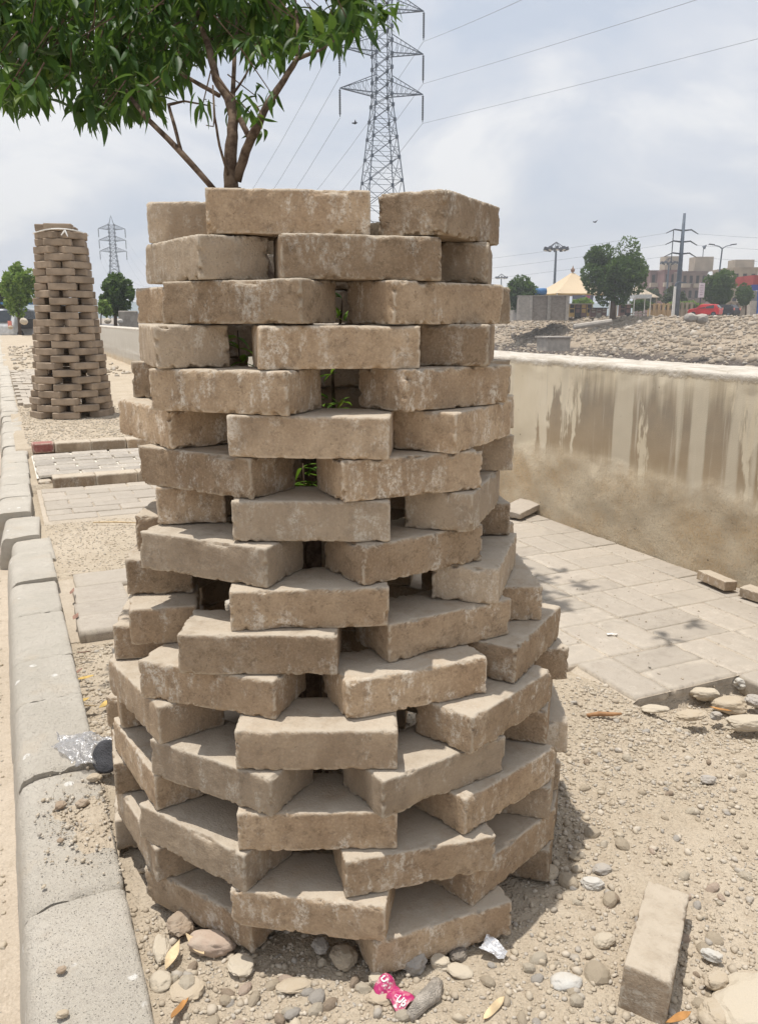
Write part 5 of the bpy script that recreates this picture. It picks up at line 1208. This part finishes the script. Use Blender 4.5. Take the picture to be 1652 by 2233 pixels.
# power pole with three arms
Y = 100.; zt = Zy(464, Y, 1492); xt, xb = at(1492, 464, Y).x, X(1473, Y)
pp = empty('power_pole', (xb, Y, GZ), 0, 'leaning steel power pole with three pairs of cross arms', 'power pole'); L_ = zt - GZ; dx = xt - xb
def PPT(f): return Vector((dx * f, 0, L_ * f))
mb = MB(); mb.path([PPT(0) - Vector((0, 0, .4)), PPT(.5), PPT(1)], [.34, .26, .15], 10); mb.build('pole', STEEL, pp, None, None, True)
arm_ends = []
for yy in (502, 527, 553):
    f = (Zy(yy, Y, 1490) - GZ) / L_; c = PPT(f)
    for s_, ln in ((-1, 1.55), (1, 1.45)):
        mb = MB(); e_ = c + Vector((s_ * ln * 1.35, s_ * .5, -.32)); mb.path([c, c + Vector((s_ * ln * .7, s_ * .2, .12)), e_], [.10, .08, .05], 6); mb.build('cross_arm', DSTEEL, pp); arm_ends.append(pp.location + e_)
    mb = MB(); c2 = c + Vector((-1.1, 0, .1)); mb.tube(c2, c2 + Vector((0, 0, -1.9)), .05, n=6); mb.build('insulator', DSTEEL, pp)
for i, a in enumerate(arm_ends):
    q = Vector((a.x + (60 if i % 2 else -60), a.y + (-14 if i % 2 else 50), a.z - (1.2 if i % 2 else 2.5)))
    wire(a, q, 1.2, .016, '%s wire of the leaning power pole running %s' % (['top', 'middle', 'lowest'][i // 2], 'right' if i % 2 else 'left'), 14)
# white lower pole and concrete post beside it
p = G(1466, 97); wp = empty('utility_post', p, 0, 'white and grey painted post with a curved lamp arm beside the power pole', 'post'); h = Zy(618, 97) - GZ
mb = MB(); mb.tube((0, 0, -.3), (0, 0, h * .92), .20, .14, 8); mb.build('post', WHITE, wp); mb = MB(); mb.path([(.0, 0, h * .92), (.05, 0, h * 1.0), (.35, 0, h * 1.06), (.8, 0, h * 1.05)], [.08, .07, .06, .05], 6); mb.build('arm', STEEL, wp); mb = MB(); mb.box((.7, -.12, h * 1.02), (1.25, .12, h * 1.05)); mb.build('lamp', STEEL, wp)
# double-arm street lamp
Y = 125.; p = G(1556, Y); sl_ = empty('street_lamp', p, 0, 'double-armed street lamp rising above the round tree', 'street lamp'); h = Zy(540, Y, 1558) - GZ
mb = MB(); mb.tube((0, 0, 0), (.3, 0, h), .16, .10, 8); mb.build('pole', STEEL, sl_)
for s_ in (-1, 1):
    mb = MB(); mb.path([(.3, 0, h - .1), (.3 + s_ * .5, 0, h + .25), (.3 + s_ * 1.3, 0, h + .42)], [.08, .07, .06], 6); mb.build('arm', STEEL, sl_); mb = MB(); mb.box((-.4, -.14, -.07), (.4, .14, .07)); mb.build('lamp_head', DSTEEL, sl_, (.3 + s_ * 1.6, 0, h + .5), (0, R(-6 * s_), 0))
# banner on a pole
Y = 103.; p = G(1524, Y); bn = empty('banner', p, 0, 'tall white vertical banner left of the round tree', 'banner'); w = (X(1530, Y) - X(1518, Y)) / 2; z0, z1 = Zy(648, Y) - GZ, Zy(616, Y) - GZ
mb = MB(); mb.box((-w, -.06, z0), (w, .06, z1)); mb.build('panel', flat('banner_cloth', (.68, .62, .66)), bn)
for i in range(5): mb = MB(); mb.box((-w * .55, -.085, z0 + (z1-z0) * (.18 + .15 * i)), (w * .5, -.064, z0 + (z1-z0) * (.24 + .15 * i))); mb.build('faded_print', flat('faded_print', (.48, .40, .47)), bn)
mb = MB(); mb.tube((0, .15, -.2), (0, .15, z1 + .1), .07, n=6); mb.build('post', DSTEEL, bn)
# buildings
def windowed(rt, x0, x1, yf, z0, z1, nx, nz, wall, wmat=DARKM, bal=0.0, frac=.5):
    """a front wall built round real openings: wall strips plus recessed window panes"""
    w = (x1 - x0) / nx; h = (z1 - z0) / nz
    mb = MB()
    for i in range(nx + 1): xa = x0 + i * w; mb.box((max(x0, xa - w * (1-frac)/2), yf, z0), (min(x1, xa + w * (1-frac)/2), yf + .3, z1))
    for i in range(nx):
        xa = x0 + i * w + w * (1-frac)/2; xb = xa + w * frac
        for k in range(nz): mb.box((xa + .002, yf + .001, z0 + k*h), (xb - .002, yf + .299, z0 + k*h + h*.30)); mb.box((xa + .002, yf + .001, z0 + k*h + h*.82), (xb - .002, yf + .299, z0 + (k+1)*h - .002))
    mb.build('wall', wall, rt)
    for i in range(nx):
        xa = x0 + i * w + w * (1-frac)/2; xb = xa + w * frac
        for k in range(nz):
            m1 = MB(); m1.box((xa + .004, yf + .18, z0 + k*h + h*.302), (xb - .004, yf + .22, z0 + k*h + h*.818)); wo = m1.build('window', wmat, rt)
            m1 = MB(); m1.box((xa, yf - .06, z0 + k*h + h*.27), (xb, yf - .005, z0 + k*h + h*.30)); m1.build('sill', CONC, wo)
            if bal and (i % 2 == 0): m1 = MB(); m1.box((xa - .5, yf - bal, z0 + k*h + .02), (xb + .5, yf - .01, z0 + k*h + h*.28)); m1.build('balcony', wall if k % 2 else BEIGE, rt)
def building(name, px0, px1, Y, ytop, nx, nz, wall, label, depth=10, bal=.9, yaw=0, rt_extra=None):
    x0, x1 = X(px0, Y), X(px1, Y); H = Zy(ytop, Y) - GZ; rt = empty(name, ((x0+x1)/2, Y, GZ), R(yaw), label, 'building', 'buildings behind the far bank'); w = (x1 - x0) / 2
    windowed(rt, -w, w, 0, 0, H, nx, nz, wall, bal=bal)
    mb = MB(); mb.box((-w, .302, 0), (w, depth, H - .01)); mb.build('body', wall, rt); mb = MB(); mb.box((-w - .1, -.1, H + .001), (w + .1, depth, H + .35)); mb.build('parapet', wall, rt); return rt, w, H
rt, w, H = building('apartment_building', 1411, 1440, 190, 592, 2, 3, REDB, 'left wing of the red-brown apartments', bal=1.2)
rt, w, H = building('apartment_building', 1441, 1478, 185, 591, 3, 3, flat('brick_red_render', (.21, .12, .11), .9, .15, .5), 'middle block of the red-brown apartments behind the pole', bal=1.0)
mb = MB(); mb.box((w - 3.6, .5, H + .36), (w - .4, 4, H + 3.2)); mb.build('stair_tower', BEIGE, rt)
rt, w, H = building('apartment_building', 1479, 1534, 180, 594, 4, 3, flat('brown_render', (.22, .165, .14), .9, .15, .5), 'right block of the apartments with beige balconies', bal=1.2)
mb = MB(); mb.box((0, .5, H + .36), (3.9, 4, H + 3.3)); mb.build('stair_tower', BEIGE, rt); mb = MB(); mb.tube((w - .6, 2, H + .3), (w - .6, 2, H + 5.5), .08, n=6); mb.tube((w - .6, 2, H + 5.2), (w - .1, 1.6, H + 5.8), .5, .02, 8); mb.build('dish_mast', STEEL, rt)
rt, w, H = building('shop_building', 1588, 1642, 165, 586, 3, 2, TANB, 'plain tan building behind the small dark tree', bal=0); mb = MB(); mb.box((-w + .5, .5, H + .36), (-w + 4.2, 4, H + 1.8)); mb.build('stair_tower', BEIGE, rt)
mb = MB(); mb.tube((w * .35 - .4, 2, H + .8), (w * .35 + .6, 2, H + .8), .45, n=12); mb.build('roof_tank', BLUEM, rt)
rt, w, H = building('shop_building', 1560, 1600, 205, 600, 3, 3, REDB, 'dull red house peeping out between the trees', bal=0)
# shop at the right edge
Y = 118.; x0, x1 = X(1634, Y), X(1680, Y); sp_ = empty('shop', (x0, Y, GZ), 0, 'shop with red upper front and blue sign band at the right picture edge', 'shop'); w = x1 - x0; zA, zB, zC = Zy(633, Y) - GZ, Zy(620, Y) - GZ, Zy(599, Y) - GZ
mb = MB(); mb.box((0, 0, zB), (w, 6, zC)); mb.build('red_fascia', RSIGN, sp_); mb = MB(); mb.box((-.25, -.25, zA), (w, -.004, zB)); mb.build('sign_band', BSIGN, sp_)
mb = MB(); mb.box((.9, -.1, 0), (1.5, .4, zA)); mb.build('pillar', flat('blue_pillar', (.05, .13, .42)), sp_); mb = MB(); mb.box((1.51, .1, 0), (w, 6, zA)); mb.build('shopfront', flat('shopfront_grey', (.30, .28, .27)), sp_); mb = MB(); mb.box((0, .1, 0), (.89, 6, zA * .62)); mb.build('side_wall', BLOCKL, sp_)
mb = MB(); mb.tube((.75, -.27, zA + .15), (1.05, -.27, zB - .12), .05, n=4); mb.tube((1.05, -.27, zB - .12), (1.3, -.27, zA + .15), .05, n=4); mb.tube((.88, -.27, zA + .38), (1.2, -.27, zA + .38), .04, n=4); mb.tube((1.5, -.27, zA + .3), (2.3, -.27, zA + .3), .06, n=4); mb.build('lettering', WHITE, sp_)
# ------------------------------------------------------------------ cars
def car(loc, yaw, paint, label, L=3.6, W_=1.55, H=1.48, hatch=True):
    rt = empty('car', loc, yaw, label, 'car', 'cars in the background')
    prof = [(-L/2, .35), (-L/2 - .02, .62), (-L/2 + .06, .86), (-L/2 + .85, .98), (-L/2 + 1.35, H - .08), (-L/2 + 1.75, H), (L/2 - .55, H - .03), (L/2 - .12, .95), (L/2, .8), (L/2, .38), (L/2 - .1, .25), (-L/2 + .1, .25)]
    sec = [(-1, .0), (-.96, 1), ]; V = []; F = []; n = len(prof)
    for s_, k in ((-1, 0), (1, 1)):
        for (x, z) in prof: inset = .14 * max(0, (z - .9) / (H - .9)); V.append((x, s_ * (W_/2 - inset), z))
    F = [(i, (i+1) % n, n + (i+1) % n, n + i) for i in range(n)] + [tuple(range(n-1, -1, -1)), tuple(range(n, 2*n))]
    o = ob('body', mesh('body', V, F, False, paint), rt); bv = o.modifiers.new('b', 'BEVEL'); bv.width = .07; bv.segments = 2; bv.limit_method = 'ANGLE'
    for s_ in (-1, 1):
        for (xa, xb) in ((-L/2 + 1.22, -L/2 + 1.95), (-L/2 + 2.03, L/2 - .62)):
            y = s_ * (W_/2 - .075); mb = MB(); mb.add([(xa, y + s_*.05, .98), (xb, y + s_*.05, .98), (xb - .05, y - s_*.035, H - .14), (xa + .28 if xa < 0 - L/2 + 1.5 else xa, y - s_*.035, H - .14)], [(0, 1, 2, 3)]); w_o = mb.build('side_window', GLASS, rt); w_o.modifiers.new('s', 'SOLIDIFY').thickness = .03
        for xw in (-L/2 + .65, L/2 - .62):
            mb = MB(); mb.tube((xw, s_ * (W_/2 - .2), .30), (xw, s_ * (W_/2 + .01), .30), .30, n=18); wo = mb.build('wheel', RUBBER, rt); mb = MB(); mb.tube((xw, s_ * (W_/2 + .012), .30), (xw, s_ * (W_/2 + .03), .30), .17, n=14); mb.build('rim', STEEL, wo)
        mb = MB(); mb.box((L/2 - .05, s_ * W_ * .40 - .09, .78), (L/2 + .03, s_ * W_ * .40 + .09, 1.06)); mb.build('tail_light', flat('tail_lamp', (.75, .25, .2), .3), rt)
        mb = MB(); mb.box((-L/2 - .05, s_ * W_ * .36 - .13, .62), (-L/2 + .03, s_ * W_ * .36 + .13, .78)); mb.build('headlight', LIGHTG, rt)
    mb = MB(); mb.add([(L/2 - .10, -W_/2 + .2, .99), (L/2 - .10, W_/2 - .2, .99), (L/2 - .44, W_/2 - .26, H - .12), (L/2 - .44, -W_/2 + .26, H - .12)], [(0, 1, 2, 3)]); q = mb.build('rear_window', GLASS, rt); q.location.x = .035; q.modifiers.new('s', 'SOLIDIFY').thickness = .02
    mb = MB(); mb.add([(-L/2 + .82, -W_/2 + .12, 1.0), (-L/2 + 1.27, -W_/2 + .22, H - .12), (-L/2 + 1.27, W_/2 - .22, H - .12), (-L/2 + .82, W_/2 - .12, 1.0)], [(0, 1, 2, 3)]); q = mb.build('windscreen', GLASS, rt); q.location.x = -.03; q.modifiers.new('s', 'SOLIDIFY').thickness = .02
    return rt
c = G(1536, 100); car((c.x, 100, GZ + .0), R(-38), CARRED, 'small red hatchback parked on top of the far bank')
c = G(1576, 104); car((c.x, 104, GZ), R(-55), flat('black_paint', (.03, .03, .035), .3), 'dark car half hidden right of the red hatchback')
c = G(48, 46, .02); car((c.x, 46, -.25), R(-100), flat('pale_grey_paint', (.55, .56, .57), .35), 'pale grey car parked under the left trees', H=1.7, L=4.2)
c = G(4, 50, .02); car((c.x, 50, -.35), R(-80), flat('white_car_paint', (.70, .69, .66), .35), 'white car at the left picture edge', L=4.0)
c = G(70, 45, .02); st = empty('market_cart', (c.x, 45, -.1), 0, 'dark roadside cart with a faded blue awning behind the farther guard', 'cart'); mb = MB(); mb.box((-1.2, -.6, .5), (1.2, .6, 1.0)); mb.build('body', DARKM, st); mb = MB(); mb.box((-1.3, -.7, 1.75), (1.3, .7, 1.86)); mb.build('awning', BLUEM, st)
for a in (-1.1, 1.1): mb = MB(); mb.tube((a, -.5, 0), (a, -.5, 1.75), .03, n=5); mb.build('post', DSTEEL, st)
# motorbike parked near the beige fence
Y = 110.; p = G(1598, Y); mk = empty('motorbike', p, R(15), 'small dark motorbike parked in front of the beige fence', 'motorbike'); mb = MB()
for xw in (-.6, .6):
    m1 = MB(); m1.tube((xw, -.05, .3), (xw, .05, .3), .3, n=14); m1.build('wheel', RUBBER, mk)
mb.tube((-.6, 0, .3), (0, 0, .6), .06, n=6); mb.tube((0, 0, .6), (.5, 0, .9), .08, n=6); mb.tube((.6, 0, .3), (.45, 0, 1.0), .04, n=6); mb.tube((.45, -.3, 1.02), (.45, .3, 1.02), .03, n=6); mb.build('frame', DSTEEL, mk); mb = MB(); mb.box((-.6, -.12, .72), (.1, .12, .84)); mb.build('seat', RUBBER, mk)
# left: broken concrete by the middle tree, boulders, pile
p = G(280, 36, .05); mb = MB(); zt = Zy(677, 36, 280); mb.box((-.38, -.3, 0), (.38, .3, zt - .05)); o = mb.build('concrete_block', CONC, None, (p.x, 36, .05), .2); o.modifiers.new('b', 'BEVEL').width = .03; tag(o, 'grey concrete stump between the middle tree and the front guard', 'concrete block')
for (px, py, w_, sd, lab, col) in [(23, 713, .15, 2, 'rounded tan boulder on the kerb line far left', 'tan'), (52, 700, .24, 3, 'squarish pale broken concrete lump under the left tree', 'pale'), (235, 699, .3, 4, 'pale rubble lump at the far end of the wall', 'pale'), (262, 700, .28, 5, 'flat pale rubble piece beside the concrete stump', 'white')]:
    Y = 24. if px < 60 else 34.; p = at(px, py, Y); P = IC1 * (1 + .22 * fbm(IC1 + sd, 1, 2, sd))[:, None] * np.array([w_/2, w_/2.2, w_/2.6]); o = ob('boulder', mesh('boulder', P, IF1.tolist(), False, STM[col]), None, p, sd); tag(o, lab, 'boulder', 'boulders near the far end of the strip')
# debris along the top of the strip far left
N = 500; u = rs.uniform(.2, 2.0, N); v = rs.uniform(13.5, 26, N); sz = rs.uniform(.015, .06, N); o = scatter('rubble', np.stack([u, v, gz(u, v) + sz * .2], 1), sz, GRV, 19, rot=SROT); tag(o, 'pale broken rubble heap far along the strip', kind='stuff')
# far hills
V = []; F = []; n = 60
for i in range(n + 1):
    x = -900 + 2400 * i / n; h = 14 + 22 * float(fbm(np.array([[i * .22, 0, 0]]), 1, 4, 90)[0]) + 16 * math.exp(-((x - 290) / 90) ** 2)
    V += [(x, 1050, -20), (x, 1100, max(h, 3)), (x, 1300, -20)]
for i in range(n): F += [(i*3, i*3+3, i*3+4, i*3+1), (i*3+1, i*3+4, i*3+5, i*3+2)]
o = ob('hills', mesh('hills', V, F, True, HILLM)); tag(o, 'low hazy hills on the horizon', kind='structure')
V, F = grid(np.array([-2500., -901, -60]), np.array([-60., 2500.]), lambda u, v: u * 0 - .4)
# birds
for i, (px, py, Y, lab) in enumerate([(774, 267, 60, 'tiny dark bird left of the tall pylon'), (1297, 483, 80, 'tiny dark bird in the sky above the peach tent')]):
    p = at(px, py, Y); mb = MB(); mb.path([(-.22, 0, .0), (0, 0, -.02), (.16, 0, .02)], [.03, .07, .02], 6); b_ = empty('bird', p, .3 * i, lab, 'bird'); mb.build('body', DSTEEL, b_)
    for s_ in (-1, 1): mb = MB(); mb.add([(-.07, 0, 0), (.09, 0, 0), (.02, s_ * .42, .12)], [(0, 1, 2)]); w_ = mb.build('wing', DSTEEL, b_); w_.modifiers.new('s', 'SOLIDIFY').thickness = .02
# ------------------------------------------------------------------ air
HZ = MB(); HZ.box((-330, -40, -5.2), (330, 420, 46)); 
hm = bpy.data.materials.new('haze_air'); hm.use_nodes = True; t = hm.node_tree; t.nodes.clear(); ho = t.nodes.new('ShaderNodeOutputMaterial'); pv = t.nodes.new('ShaderNodeVolumePrincipled')
pv.inputs['Density'].default_value = .0011; pv.inputs['Color'].default_value = (.9, .93, .97, 1); t.links.new(pv.outputs[0], ho.inputs['Volume'])
USE_HAZE = True
if USE_HAZE: tag(HZ.build('haze', hm), 'pale dusty haze in the air', kind='stuff')
